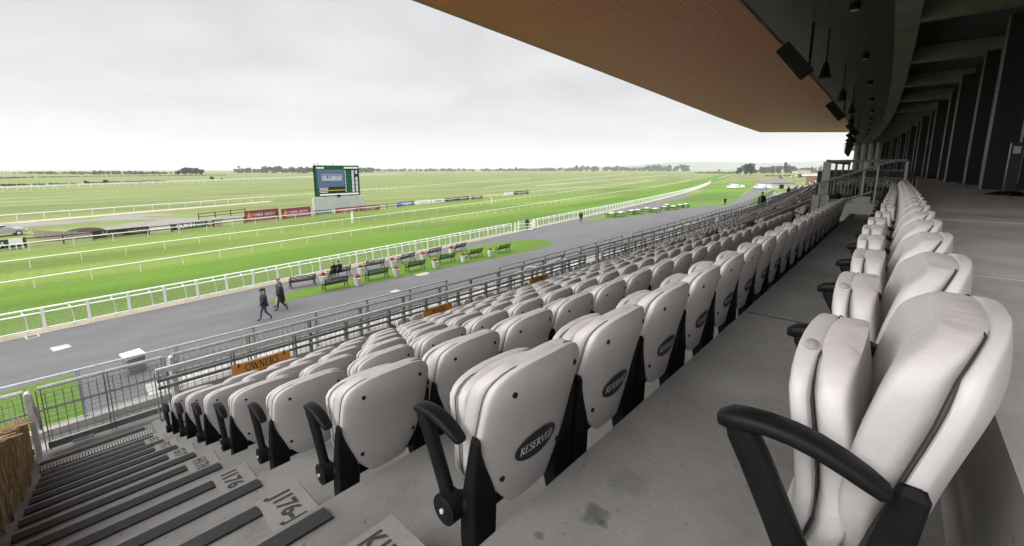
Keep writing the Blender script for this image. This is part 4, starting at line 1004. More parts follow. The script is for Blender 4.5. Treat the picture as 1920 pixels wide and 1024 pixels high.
    m.loft(rib([(.180, .385, .017, .026), (.200, .440, .018, .024), (.240, .525, .019, .023), (.276, .598, .020, .023), (.297, .636, .021, .022), (.303, .652, .020, .018)]))
    m.loft(rib([(.326, .640, .013, .008), (.324, .649, .021, .014), (.312, .656, .025, .015), (.290, .661, .026, .014), (.262, .664, .026, .013), (.230, .663, .026, .0125), (.198, .657, .026, .0125), (.168, .647, .025, .012), (.140, .635, .023, .011), (.122, .626, .020, .009), (.116, .623, .014, .006)]))
    me['armrest'] = m.mesh('armrest', K['black'], True, angle=math.radians(50))
    m = MB(); m.cyl((X - .028, .178, .38), (X + .022, .178, .38), .048, 26); m.cyl((X + .02, .172, .38), (-.225, .140, .38), .036, 14); m.tube([(X - .032, .178, .38), (X - .028, .178, .38)], [.034, .040], 20)
    me['arm_pivot'] = m.mesh('arm_pivot', K['black'], True, angle=math.radians(35))
    me['pivot_bolt'] = MB().cyl((X - .037, .178, .38), (X - .031, .178, .38), .008, 10).mesh('pivot_bolt', K['galv'], True)
    m = MB()
    me['screw'] = MB().cyl((0, .004, 0), (0, -.0025, 0), .0095, 10).mesh('screw', K['screw'], True)
    # reserved badge
    a, b = .104, .052; n = 28; m = MB()
    ring = [(a * math.cos(2 * PI * i / n), b * math.sin(2 * PI * i / n)) for i in range(n)]
    vs = [(0, yr(0, .515) - .003, .515)]; fs = []
    for q in (.5, 1):
        for x, z in ring: vs.append((x * q, yr(x * q, .515 + z * q) - .0032, .515 + z * q))
    for i in range(n):
        j = (i + 1) % n; fs.append((0, 1 + i, 1 + j)); fs.append((1 + i, 1 + n + i, 1 + n + j, 1 + j))
    me['reserved_badge'] = m.add(vs, fs).mesh('reserved_badge', K['badge'])
    t = serif_mb('RESERVED', .030, .165)
    t.v = [(x, yr(x, .515 + z) - .0048, .515 + z) for x, z, _ in t.v]
    me['lettering'] = t.mesh('lettering', K['ink'], fix=False)
    tg = MB().ell((0, 0, 0), (.026, .012, .006), 16, 6); tg.xf(Matrix.Translation((-.10, yf(.745) - .022, .7485)) @ Matrix.Rotation(math.radians(18), 4, 'X')); me['number_tag'] = tg.mesh('number_tag', K['tagm'], True)
    return me
SM = seat_meshes()
SCREWS = [(-.15, .755), (.15, .755), (-.14, .445), (.14, .445)]
SEATG = 'pale padded tip-up seats of the stand'
def make_seat(s, n, label, lvl=None, badge=False, tagp=False, screws=False, p=None, welt=True):
    pp = (-.152 + .9 * n) if p is None else p; z = TREAD(n) if lvl is None else lvl
    t = thing('tip_up_seat', label, 'seat', W(s, pp, z - .012), yawat(s) + random.gauss(0, .006), SEATG)
    bs = inst('back_shell', SM['back_shell'], t); bc = inst('back_cushion', SM['back_cushion'], t)
    tilt = abs(random.gauss(0, .022)) if random.random() > .15 else random.uniform(.04, .10)
    if n < 2 and s < 2.2: tilt = .012
    piv = Vector((0, .15, .33))
    rx = -tilt if tilt < .03 else -tilt
    Mx = Matrix.Translation(piv) @ Matrix.Rotation(rx, 4, 'X') @ Matrix.Translation(-piv)
    ss_ = inst('seat_shell', SM['seat_shell'], t); sc_ = inst('seat_cushion', SM['seat_cushion'], t)
    for o in (ss_, sc_): o.matrix_local = Mx
    inst('leg', SM['legl'], t); inst('leg', SM['legr'], t); inst('crossbar', SM['crossbar'], t)
    ar = inst('armrest', SM['armrest'], t); pv = inst('arm_pivot', SM['arm_pivot'], t)
    if welt: inst('welt', SM['welt'], bc); inst('welt', SM['seat_welt'], sc_)
    if screws:
        for x, h in SCREWS: inst('screw', SM['screw'], bs, (x, yr(x, h), h))
        inst('pivot_bolt', SM['pivot_bolt'], pv)
    if badge: inst('lettering', SM['lettering'], inst('reserved_badge', SM['reserved_badge'], t))
    if tagp: inst('number_tag', SM['number_tag'], ss_)
    return t
S0, DS = .985, .53
for i in range(23):
    make_seat(S0 + DS * i, 0, f'{ORD[i]} seat of the single row beside the concourse, counted from the camera end', tagp=i < 8, welt=i < 14)
for n in range(1, 8):
    for i in range(20):
        lab = f'{ORD[i]} seat from the stair aisle in row {LET[n]}' + (', RESERVED badge on its back' if n == 1 else ', plain pale back')
        make_seat(S0 + .026 + DS * i, n, lab, badge=n == 1, screws=i < 12, welt=i < 8)
nind = 163
FAR = []
for n in range(2, 8):
    for i in range(23):
        s = 13.3 + DS * i
        if i < 17: make_seat(s, n, f'{ORD[i]} seat past the second aisle in row {LET[n]}, beyond the balustrade', welt=False); nind += 1
        else: FAR.append((s, n, None, None))
for i in range(24):
    make_seat(7.0 + DS * i if i < 8 else 13.0 + DS * (i - 8), 7, f'{ORD[i]} seat in the lower row beyond the middle railing', lvl=-5.08, p=9.78, welt=False)
for n in range(1, 8):
    for a, b in ((27.6, 42.2), (43.9, 58.5), (60.2, 74.5), (76.2, 92), (94, 112)):
        s = a
        while s < b: FAR.append((s, n, None, None)); s += DS
    if n == 1:
        s = 19.6
        while s < 26: FAR.append((s, n, None, None)); s += DS
for a in (0,):
    s = 21.5
    while s < 105:
        FAR.append((s, 7, -5.08, 9.78)); s += DS
for rr in (10.72,):
    s = 7.0
    while s < 105:
        if not 10.8 < s < 12.9: FAR.append((s, 7, -5.3, rr))
        s += DS
m = MB()
for s, n, lv, p in FAR:
    pp = (-.152 + .9 * n) if p is None else p; z = TREAD(n) if lv is None else lv
    q = MB(); N_ = 8
    for W1, y0, y1, hh, mi in ((1, 0, .10, (.34, .40, .55, .70, .79, .835), 0), (.9, .13, .235, (.38, .45, .66, .73, .75), 0)):
        secs = []
        for h in hh:
            w = max(hw(min(h, .832)) * W1, .05); yy = yr0(h) if mi == 0 and y0 == 0 else 0
            secs.append([(w * sgp(math.cos(2 * PI * (j + .5) / N_), .5), (y0 + y1) / 2 + yy + (y1 - y0) / 2 * sgp(math.sin(2 * PI * (j + .5) / N_), .5), h) for j in range(N_)])
        q.loft(secs, mi)
    for x in (-.22, .22): q.box((x, .115, .30), (.06, .10, .60), 0, 1)
    q.bar((-.27, .17, .3), (-.27, .28, .66), .04, m=1); q.bar((-.27, .29, .67), (-.27, .09, .64), .045, m=1)
    o = W(s, pp, z); q.xf(Matrix.Translation(o) @ Matrix.Rotation(yawat(s) + random.gauss(0, .01), 4, 'Z')); m.add(q.v, []); base = len(m.v) - len(q.v)
    m.f += [tuple(i + base for i in f) for f in q.f]; m.mi += q.mi
o = m.build('distant_seats', [K['shell'], K['black']], None, W(50, 3, -2), True, fix=False); o['kind'] = 'stuff'; tag(o, 'pale seat rows of the far blocks curving away beyond the individual seats', 'seats')
# ================================================================== APRON: BENCHES, POTS
def bench_proto():
    t = thing('park_bench', 'x', 'bench', (0, 0, 0), 0, 'black benches on the apron'); L = 1.75
    m = MB()
    for i in range(4): m.box((0, .05 + i * .11, .42 + .008 * i), (L, .085, .03))
    m.build('seat', K['bench'], t)
    m = MB()
    for i in range(4): m.box((0, -.03 - i * .035, .52 + i * .105), (L, .022, .058))
    m.build('backrest', K['bench'], t)
    for x in (-L / 2 + .06, L / 2 - .06):
        m = MB(); m.tube([(x, -.17, 0), (x, -.05, .22), (x, 0, .42), (x, -.08, .66), (x, -.16, .92)], .028, 6); m.tube([(x, .50, 0), (x, .40, .2), (x, .42, .42), (x, .44, .62)], .026, 6); m.tube([(x, -.06, .62), (x, .2, .66), (x, .46, .62)], .024, 6); m.tube([(x, 0, .40), (x, .42, .40)], .022, 6)
        m.tube([(x, .05, .12), (x, .2, .3), (x, .36, .12)], .016, 5); m.build('leg', K['bench'], t, smooth=True)
    return t
BE = [((547,543),(593,535.5),'empty black bench by the fence next to the walking men'), ((621,526),(661,517),'black bench where two people in dark clothes sit'), ((687,510),(724,503),'black bench by the fence just past the seated pair'),
      ((751,497),(783,488.5),'black bench by the fence between two flower pots with red blooms'), ((803,485),(832,478),'black bench by the fence with a pot at each side, second last of its row'), ((852,475.5),(879,468.5),'black bench by the fence, the last of its row'),
      ((612,548.5),(655,539),'black bench on the lawn edge at the start of the front row'), ((690,529.5),(732,521),'black bench on the lawn edge below the pot of mixed blooms'), ((764,513),(802,504.5),'black bench on the lawn edge above the sandy asphalt patch'),
      ((823,497.5),(858,490.5),'black bench on the lawn edge in the middle of the front row'), ((878,488),(911,480),'black bench on the lawn edge, second last of the front row'), ((932,478),(963,471),'black bench on the lawn edge at the end of the front row')]
proto = bench_proto()
for i, (a, b, lab) in enumerate(BE):
    A, B = Vector(G(*a)), Vector(G(*b)); c = (A + B) / 2; d = B - A; rz = math.atan2(d.y, d.x); c += Vector((-d.y, d.x, 0)).normalized() * .17; c.z = .018
    if i == 0: proto.location = c; proto.rotation_euler = (0, 0, rz); proto['label'] = lab
    else: dup(proto, c, rz, lab)
    if i == 1: SEATED = (c, rz)
def pot_proto(fm):
    t = thing('flower_pot', 'x', 'flower pot', (0, 0, 0), 0, 'white flower pots between the benches')
    MB().tube([(0, 0, 0), (0, 0, .04), (0, 0, .52), (0, 0, .58), (0, 0, .60)], [.20, .205, .285, .30, .27], 18).build('pot', K['pot'], t, smooth=True)
    MB().cyl((0, 0, .56), (0, 0, .585), .26, 16).build('soil', K['soil'], t)
    for nm, k, mat, zz in (('foliage', 150, K['leaf'], .70), ('blooms', 110, fm, .78)):
        m = MB()
        for i in range(k):
            a = random.random() * 6.28; r = abs(random.gauss(0, .2)); c = Vector((r * math.cos(a), r * math.sin(a), zz + random.gauss(0, .07) - r * .3)); b = random.random() * 6
            m.poly([tuple(c + Vector((math.cos(b + j * 1.57), math.sin(b + j * 1.57), random.uniform(-.7, .7))) * random.uniform(.03, .055)) for j in range(4)])
        m.build(nm, mat, t, fix=False)
    return t
pr, pm_ = pot_proto(K['flower_red']), pot_proto(K['flower_mix'])
POTS = [((607,532.5),0,'white pot of red flowers by the fence between the first bench and the seated pair'), ((677,516),1,'white pot of mixed flowers by the fence just past the seated pair'), ((737,501.5),0,'white pot of red flowers by the fence between the third and fourth benches'), ((793,489.5),0,'large white pot of pink flowers by the fence in front of the fourth bench'), ((846,478),0,'white pot of red flowers by the fence before its last bench'),
        ((671,536),0,'white pot of dark red flowers on the lawn after the first front bench'), ((743,518.5),0,'white pot of pink flowers on the lawn after the second front bench'), ((816,502.5),1,'white pot of mixed flowers on the lawn after the third front bench'), ((869,491.5),1,'white pot of sparse green flowers on the lawn in the front row'), ((919,481),1,'white pot of mixed flowers on the lawn before the last front bench')]
used = set()
for q, k, lab in POTS:
    c = Vector(G(*q)); c.z = .018; src = pm_ if k else pr
    if k not in used: used.add(k); src.location = c; src['label'] = lab
    else: dup(src, c, random.random() * 6, lab)
# speaker pillar / bin beside the walkers
P = G(495, 571); hp = zat(P, 541); t = thing('sign_post', 'slim black pillar with a small white symbol behind the man in a cap', 'post', P, .2)
MB().box((0, 0, hp / 2), (.24, .16, hp)).build('pillar', K['black'], t); MB().box((0, -.084, hp - .2), (.09, .006, .11)).build('symbol_plate', K['board_white'], t)
P = G(254, 697); t = thing('utility_box', 'grey meshed utility box with a pale sloping lid below the outer railing', 'box', (P[0], P[1], 0), .25)
zt = zat(P, 668); MB().box((0, 0, zt / 2), (.60, .52, zt)).build('cabinet', K['galvdark'], t)
MB().add([(-.34, -.30, zt), (.34, -.30, zt), (.34, .30, zt + .10), (-.34, .30, zt + .10), (-.34, -.30, zt + .06), (.34, -.30, zt + .06), (.34, .30, zt + .16), (-.34, .30, zt + .16)], ((0,1,2,3),(4,5,6,7),(0,1,5,4),(1,2,6,5),(2,3,7,6),(3,0,4,7))).build('lid', K['board_white'], t)
# picnic tables on the far lawn
def table_proto():
    t = thing('picnic_table', 'x', 'picnic table', (0, 0, 0), 0, 'white topped tables on the far lawn')
    MB().box((0, 0, .74), (2.4, .75, .05)).build('table_top', K['table'], t)
    for y in (-.75, .75): MB().box((0, y, .44), (2.5, .28, .05)).build('bench_seat', K['bench'], t)
    for x in (-.95, .95): MB().bar((x, -.7, 0), (x, -.2, .72), .07).bar((x, .7, 0), (x, .2, .72), .07).bar((x, -.8, .4), (x, .8, .4), .06).build('leg', K['bench'], t)
    return t
tp = table_proto()
TB = [(1146,407),(1163,405.5),(1184,402),(1195,400.5),(1212,397),(1228,398),(1245,394),(1262,393),(1250,390),(1275,390),(1285,388.5)]
for i, q in enumerate(TB):
    c = Vector(G(*q)); c.z = .02; lab = f'{ORD[i]} white topped picnic table along the far lawn from the black figure'
    if i == 0: tp.location = c; tp.rotation_euler = (0, 0, .3); tp['label'] = lab
    else: dup(tp, c, .25 + random.gauss(0, .1), lab)
# ================================================================== PEOPLE
def skin_body(J, E, lab, mats, name, parent, levels=1):
    names = list(J); idx = {k: i for i, k in enumerate(names)}
    me = bpy.data.meshes.new('b'); me.from_pydata([J[k][:3] for k in names], [(idx[a], idx[b]) for a, b in E], [])
    o = bpy.data.objects.new('b', me); COL.objects.link(o)
    o.modifiers.new('s', 'SKIN')
    for i, k in enumerate(names):
        r = J[k][3]; r = r if isinstance(r, tuple) else (r, r)
        d = me.skin_vertices[0].data[i]; d.radius = r; d.use_root = (k == 'pelvis')
    ss = o.modifiers.new('u', 'SUBSURF'); ss.levels = levels; ss.render_levels = levels
    dg = bpy.context.evaluated_depsgraph_get(); dg.update(); ev = o.evaluated_get(dg); em = ev.to_mesh()
    vs = [v.co.copy() for v in em.vertices]; fs = [tuple(p.vertices) for p in em.polygons]; ev.to_mesh_clear()
    bpy.data.objects.remove(o); bpy.data.meshes.remove(me)
    segs = [(Vector(J[a][:3]), Vector(J[b][:3]), lab.get(b, lab.get(a, 0)), (J[b][3] if not isinstance(J[b][3], tuple) else J[b][3][0])) for a, b in E]
    m = MB(); mi = []
    for f in fs:
        c = sum((vs[i] for i in f), Vector()) / len(f); best = (9, 0)
        for a, b, l, r in segs:
            d = b - a; t = max(0, min(1, (c - a).dot(d) / max(d.dot(d), 1e-9))); dist = (c - (a + d * t)).length - r * .5
            if dist < best[0]: best = (dist, l)
        mi.append(best[1])
    m.add(vs, fs); m.mi = mi
    return m
def person(label, loc, rz, pose='stand', mats=None, group=None, coat=None, cap=None, hair='hair', sc=1.0):
    """mats: skin, top, legs, shoes"""
    t = thing('person', label, 'person', loc, rz, group); t.scale = (sc,) * 3
    sit = pose == 'sit'; zp = .93 if not sit else .50
    J = {'pelvis': (0, 0, zp, (.15, .115)), 'waist': (0, .01, zp + .17, (.14, .105)), 'chest': (0, .01 if not sit else .03, zp + .38, (.165, .12)), 'yoke': (0, .0 if not sit else .04, zp + .50, (.13, .09)), 'neck': (0, .02 + .05 * sit, zp + .585, .055), 'jaw': (0, .055 + .05 * sit, zp + .66, (.062, .072)), 'head': (0, .045 + .05 * sit, zp + .74, (.078, .092)), 'crown': (0, .03 + .05 * sit, zp + .80, (.062, .075))}
    E = [('pelvis', 'waist'), ('waist', 'chest'), ('chest', 'yoke'), ('yoke', 'neck'), ('neck', 'jaw'), ('jaw', 'head'), ('head', 'crown')]
    lab = {'waist': 1, 'chest': 1, 'yoke': 1, 'neck': 0, 'jaw': 0, 'head': 0, 'crown': 0, 'pelvis': 1}
    for sg, n in ((1, 'r'), (-1, 'l')):
        if pose == 'walk':
            kn, an, to = ((.10 * sg, .14, .50), (.09 * sg, .22, .085), (.09 * sg, .40, .04)) if sg > 0 else ((.10 * sg, -.02, .49), (.09 * sg, -.30, .15), (.09 * sg, -.20, .03))
        elif sit: kn, an, to = (.12 * sg, .44, .50), (.13 * sg, .46, .09), (.14 * sg, .64, .04)
        else: kn, an, to = (.11 * sg, .02, .50), (.12 * sg, -.01, .085), (.14 * sg, .15, .035)
        J['hip' + n] = (.095 * sg, 0, zp - .06, .095); J['knee' + n] = (*kn, .064); J['calf' + n] = tuple((kn[i] * .6 + an[i] * .4) for i in range(3)) + (.058,); J['ankle' + n] = (*an, .042); J['toe' + n] = (*to, (.042, .03))
        E += [('pelvis', 'hip' + n), ('hip' + n, 'knee' + n), ('knee' + n, 'calf' + n), ('calf' + n, 'ankle' + n), ('ankle' + n, 'toe' + n)]
        for k in ('hip', 'knee', 'calf', 'ankle'): lab[k + n] = 2
        lab['toe' + n] = 3
        zs = zp + .47
        if pose == 'walk': el, wr = ((.25 * sg, -.17, zs - .25), (.24 * sg, -.10, zs - .49)) if sg > 0 else ((.25 * sg, .08, zs - .27), (.22 * sg, .26, zs - .44))
        elif sit: el, wr = (.24 * sg, .05, zs - .27), (.13 * sg, .28, zs - .34)
        elif pose == 'pockets': el, wr = (.28 * sg, -.06, zs - .26), (.19 * sg, .08, zs - .46)
        else: el, wr = (.25 * sg, -.02, zs - .28), (.25 * sg, .05, zs - .53)
        d = (Vector(wr) - Vector(el)).normalized()
        J['shoulder' + n] = (.185 * sg, 0 + .03 * sit, zs, .07); J['elbow' + n] = (*el, .05); J['wrist' + n] = (*wr, .032)
        pl = Vector(wr) + d * .085; J['palm' + n] = (*pl, (.036, .018))
        E += [('yoke', 'shoulder' + n), ('shoulder' + n, 'elbow' + n), ('elbow' + n, 'wrist' + n), ('wrist' + n, 'palm' + n)]
        for k in ('shoulder', 'elbow', 'wrist'): lab[k + n] = 1
        lab['palm' + n] = 0
        sidev = Vector((0, 1, 0)) if abs(d.y) < .8 else Vector((1, 0, 0))
        sidev = (sidev - d * sidev.dot(d)).normalized(); inw = d.cross(sidev) * (-sg)
        for q, (o_, l) in enumerate(((.028, .072), (.010, .082), (-.009, .076), (-.027, .058))):
            a = pl + sidev * o_ + d * (l * .55); b = pl + sidev * o_ * .9 + d * l + inw * .022
            J[f'f{q}a' + n] = (*a, .0095); J[f'f{q}b' + n] = (*b, .0075); E += [('palm' + n, f'f{q}a' + n), (f'f{q}a' + n, f'f{q}b' + n)]; lab[f'f{q}a' + n] = lab[f'f{q}b' + n] = 0
        a = Vector(wr) + d * .045 + sidev * .035; b = a + d * .045 + sidev * .02
        J['t1' + n] = (*a, .011); J['t2' + n] = (*b, .008); E += [('wrist' + n, 't1' + n), ('t1' + n, 't2' + n)]; lab['t1' + n] = lab['t2' + n] = 0
    m = skin_body(J, E, lab, mats, 'body', t)
    hx, hy, hz = J['head'][:3]
    m.tube([(hx, hy + .080, hz + .02), (hx, hy + .112, hz - .025)], [.010, .017], 6, 0)      # nose
    for sg in (1, -1):
        m.ell((sg * .030, hy + .078, hz + .018), (.012, .008, .008), 8, 5, 4); m.ell((sg * .080, hy - .01, hz - .005), (.012, .022, .032), 8, 6, 0)
    m.box((hx, hy + .083, hz - .055), (.04, .012, .008), 0, 5)
    o = m.build('body', [K[mats[0]], K[mats[1]], K[mats[2]], K[mats[3]], K['shoe'], K['flower_red']], t, smooth=True, angle=3)
    if cap:
        q = MB(); q.ell((hx, hy - .005, hz + .062), (.098, .112, .055), 14, 8); q.add([(-.07, hy + .08, hz + .05), (.07, hy + .08, hz + .05), (.05, hy + .17, hz + .035), (-.05, hy + .17, hz + .035), (-.07, hy + .08, hz + .065), (.07, hy + .08, hz + .065), (.05, hy + .17, hz + .045), (-.05, hy + .17, hz + .045)], ((0,1,2,3),(4,5,6,7),(0,1,5,4),(1,2,6,5),(2,3,7,6),(3,0,4,7))); q.build('flat_cap', K[cap], t, smooth=True)
    elif hair:
        q = MB(); q.ell((hx, hy - .022, hz + .035), (.088, .098, .078), 14, 9); q.build('hair', K[hair], t, smooth=True)
    if coat:
        hem, mt, gather = coat; secs = []
        for z, rx, ry, cy in ((zp + .56, .09, .08, .01), (zp + .51, .21, .13, .0), (zp + .38, .262, .175, .01), (zp + .2, .262, .18, .01), (zp, .262, .19, .0), (hem + .1, .258, .20, -.01), (hem, .255, .205, -.01)):
            secs.append([(rx * sgp(math.cos(a), .85), cy + ry * math.sin(a), z) for a in np.linspace(0, 2 * PI, 18, endpoint=False)])
        MB().loft(secs, cap=False).build('coat', K[mt], t, smooth=True)
    return t
def face(q, to): # heading (local +Y) from one photograph pixel towards another, on the ground
    A, B = G(*q), G(*to); return math.atan2(B[1] - A[1], B[0] - A[0]) - PI / 2
person('man in dark navy jacket, flat cap and jeans walking on the apron', G(498, 600), face((498,600), (440,612)), 'walk', ('skin', 'navy', 'jeans', 'shoe'), cap='black', coat=(.80, 'navy', 0), sc=1.03)
person('tall man in long black overcoat walking behind the man in the cap', G(529, 582), face((529,582), (470,592)), 'walk', ('skin', 'coat', 'trouser', 'shoe'), coat=(.55, 'coat', 0), sc=1.03)
person('person in cream trousers half hidden behind the man in the long overcoat', G(527, 575), face((527,575), (468,586)), 'walk', ('skin', 'navy', 'cream', 'shoe'), coat=(.75, 'navy', 0), sc=1.03)
c, rz = SEATED
for dx, lab, top, hr in ((-.42, 'seated person in black jacket and pale scarf at the near end of the occupied bench', 'black', 'hair'), (.05, 'seated person in dark jacket in the middle of the occupied bench', 'coat', 'black')):
    q = Vector((dx, .17, 0)); q.rotate(Matrix.Rotation(rz, 3, 'Z'))
    person(lab, tuple(c + q), rz, 'sit', ('skin', top, 'trouser', 'shoe'), hair=hr)
q = Vector((-.62, .2, .47)); q.rotate(Matrix.Rotation(rz, 3, 'Z')); b = MB().ell((0, 0, .14), (.13, .16, .15), 12, 8).tube([(-.06, 0, .26), (0, 0, .36), (.06, 0, .26)], .012, 6)
tag(b.build('bag', K['pot'], None, tuple(c + q), True), 'white bag on the bench beside the seated pair', 'bag')
bpy.data.objects['bag'].location = tuple(c + q)
person('person in black standing inside the white gate enclosure', G(988, 431), 2.2, 'stand', ('skin', 'coat', 'trouser', 'shoe'), coat=(.75, 'coat', 0))
person('lone figure in black standing on the apron in front of the white fence', G(1089, 417), face((1089,417), (1087,440)), 'pockets', ('skin', 'black', 'trouser', 'shoe'), coat=(.7, 'coat', 0), sc=1.02)
person('small dark figure walking on the road in front of the parked vehicles', G(1359, 385), face((1359,385), (1365,380)), 'pockets', ('skin', 'black', 'trouser', 'shoe'), coat=(.6, 'coat', 0), sc=1.08)
person('man in black coat and hat standing with his back turned on the stand landing', W(43.0, 7.85, -3.84), -PI / 2 + .35, 'stand', ('skin', 'coat', 'trouser', 'shoe'), coat=(.62, 'coat', 0), cap='black', sc=1.06)
person('dark figure standing far along the stand beyond the man in black', W(66, 8.0, -3.84), .8, 'stand', ('skin', 'coat', 'trouser', 'shoe'), coat=(.7, 'coat', 0))
# ================================================================== VEHICLES
def vehicle(label, loc, rz, paint, kind='car'):
    t = thing('parked_' + kind, label, kind, loc, rz)
    Lh, Hh = (2.1, 1.45) if kind == 'car' else (2.6, 2.1)
    if kind == 'car': pr = [(-2.1, .35), (-2.12, .75), (-1.95, 1.0), (-1.75, 1.05), (-1.15, 1.42), (.15, 1.45), (.95, 1.0), (1.85, .85), (2.08, .6), (2.08, .35)]
    else: pr = [(-2.6, .35), (-2.62, 1.9), (-2.5, 2.08), (.9, 2.1), (1.55, 1.35), (2.4, 1.1), (2.6, .75), (2.6, .35)]
    secs = []
    for y, k in ((-.86, .96), (-.80, 1), (.80, 1), (.86, .96)):
        secs.append([(x * (1 if abs(y) < .85 else .985), y * (1 if z < 1.02 else .9), .35 + (z - .35) * k) for x, z in pr])
    MB().loft(secs).build('body', K[paint], t)
    for sg in (1, -1):
        w = [(-1.55, 1.04), (-1.08, 1.36), (.12, 1.38), (.80, 1.03)] if kind == 'car' else [(.1, 1.25), (.1, 1.85), (.85, 1.85), (1.35, 1.3)]
        y = (.815 if kind == 'car' else .80) * sg
        MB().add([(x, y + (-.02 * sg if z > 1.1 else .01 * sg), z) for x, z in w] + [(x, y - .06 * sg, z) for x, z in w], ((0,1,2,3),(7,6,5,4),(0,1,5,4),(1,2,6,5),(2,3,7,6),(3,0,4,7))).build('side_window', K['carglass'], t)
    ws = [(.22, 1.42), (.93, 1.03)] if kind == 'car' else [(.98, 2.0), (1.5, 1.4)]
    MB().add([(ws[0][0], -.66, ws[0][1]), (ws[0][0], .66, ws[0][1]), (ws[1][0], .74, ws[1][1]), (ws[1][0], -.74, ws[1][1]), (ws[0][0] + .03, -.66, ws[0][1] + .02), (ws[0][0] + .03, .66, ws[0][1] + .02), (ws[1][0] + .03, .74, ws[1][1] + .02), (ws[1][0] + .03, -.74, ws[1][1] + .02)], ((0,1,2,3),(4,5,6,7),(0,1,5,4),(1,2,6,5),(2,3,7,6),(3,0,4,7))).build('windscreen', K['carglass'], t)
    for x in ((-1.3, 1.3) if kind == 'car' else (-1.7, 1.7)):
        for y in (-.78, .78):
            wo = MB().cyl((x, y - .1, .32), (x, y + .1, .32), .32, 16).build('wheel', K['tyre'], t, smooth=True)
            MB().cyl((x, y - .105, .32), (x, y + .105, .32), .19, 14).build('rim', K['galv'], wo, smooth=True)
    for y in (-.6, .6):
        x = pr[-2][0] - .02; MB().box((x, y, .68), (.08, .34, .14)).build('headlight', K['board_white'], t); MB().box((pr[1][0] + .02, y, .82), (.06, .2, .22)).build('tail_light', K['flower_red'], t)
    return t
vehicle('silver car parked on the grass past the timber screen at the frame edge', G(4, 443), .25, 'carsilver')
vehicle('white van parked at the near end of the first cluster on the grass', G(1373, 354), 1.0, 'carwhite', 'van')
vehicle('white car parked at the far end of the first cluster on the grass', G(1387, 353), 1.1, 'carwhite')
vehicle('white van parked beside the hut, closer to the road', G(1424, 354.5), .9, 'carwhite', 'van')
vehicle('white car parked between the van and the grey roofed hut', G(1437, 354.5), .8, 'carwhite')
# ================================================================== FAR BUILDINGS
def hut(label, A, B, ytop, yroof, depth, wall, door=True):
    Lp, Rp = Vector(G(*A)), Vector(G(*B)); u, n, w = frame(Lp, Rp); h = zat(Lp, ytop); hr = zat(Lp, yroof); up = Vector((0, 0, 1))
    t = thing('hut', label, 'hut', tuple(Lp), math.atan2(u.y, u.x))
    MB().box((w / 2, depth / 2, h / 2), (w, depth, h)).build('wall', K[wall], t)
    e = .5; MB().add([(-e, -e, h), (w + e, -e, h), (w + e, depth + e, h), (-e, depth + e, h), (w * .28, depth / 2, hr), (w * .72, depth / 2, hr)], ((0,1,5,4),(1,2,5),(2,3,4,5),(3,0,4),(0,1,2,3))).build('roof', K['rooftile'], t)
    if door:
        d = MB().box((w * .42, -.04, h * .36), (w * .2, .1, h * .72)).build('door', K['screen_dark'], t); MB().box((w * .34, -.12, h * .36), (.06, .05, .2)).build('handle', K['galv'], d)
    return t
hut('white walled hut with grey hipped roof beside the parked vans', (1447,354), (1489,353.5), 343.5, 334.5, 9, 'render')
hut('low white building with pale roof in front of the far trees', (1494,325), (1520,324.5), 321, 318.6, 10, 'render', False)
P0, P1 = G(1537, 352), G(1551, 351); m = MB(); u, n, w = frame(P0, P1); h = zat(P0, 331)
t = thing('brown_kiosk', 'brown clad kiosk just behind the corner post of the balustrade', 'kiosk', P0, math.atan2(u.y, u.x)); MB().box((w / 2, 3, h / 2), (w, 6, h)).build('wall', K['brown'], t); MB().box((w / 2, 3, h + .1), (w + .4, 6.4, .2)).build('roof', K['galvdark'], t)
def mast(q, ytop, label, r=.09):
    P = G(*q); t = thing('mast', label, 'mast', P); h = zat(P, ytop); MB().tube([(0, 0, 0), (0, 0, h)], [r, r * .5], 8).build('pole', K['white'], t, smooth=True); MB().box((0, 0, h), (.5, .3, .18)).build('mast_head', K['galvdark'], t)
mast((1467,334), 311, 'thin white mast standing behind the hut roof'); mast((1492,333), 326, 'short white mast past the hut'); mast((1453,331), 312, 'slim pole among the far trees', .07); mast((1526,330), 317, 'slim pole at the edge of the pale field', .07)
P = G(1393, 325); t = thing('lattice_mast', 'pale leaning lattice ramp structure beside the dark tree clump', 'mast', P); h = zat(P, 311)
for a in (0, 2.1, 4.2): MB().bar((math.cos(a) * 1.6, math.sin(a) * 1.6, 0), (1.8, 0, h), .3).build('strut', K['white'], t)
sheet('pale_field', [G(*q)[:2] for q in [(1478,332),(1562,331.5),(1562,326),(1505,326.5)]], .01, K['sand'])
sheet('brown_field', [G(*q)[:2] for q in [(1345,336),(1442,334.5),(1440,328.5),(1362,329)]], .007, K['field_dry'])
# ================================================================== TREES
def crown(mb, c, r, n, leaf, flat=.8, lobes=6):
    L = []
    for _ in range(lobes):
        a = random.random() * 6.28; rr = random.uniform(.2, .75); L.append((c[0] + r[0] * rr * math.cos(a), c[1] + r[1] * rr * math.sin(a), c[2] + r[2] * random.uniform(-.55, .6), random.uniform(.38, .62)))
    for i in range(n):
        q = L[i % lobes]; v = Vector((random.gauss(0, 1), random.gauss(0, 1), random.gauss(0, 1))).normalized() * random.uniform(.55, 1.05)
        p = Vector((q[0] + v.x * r[0] * q[3], q[1] + v.y * r[1] * q[3], q[2] + v.z * r[2] * q[3])); l = leaf * random.uniform(.6, 1.4)
        a = Vector((random.gauss(0, 1), random.gauss(0, 1), random.gauss(0, .6))).normalized(); b = a.cross(Vector((random.gauss(0, 1), random.gauss(0, 1), random.gauss(0, 1)))).normalized()
        mb.poly([tuple(p + a * l), tuple(p + b * l * .7), tuple(p - a * l), tuple(p - b * l * .7)])
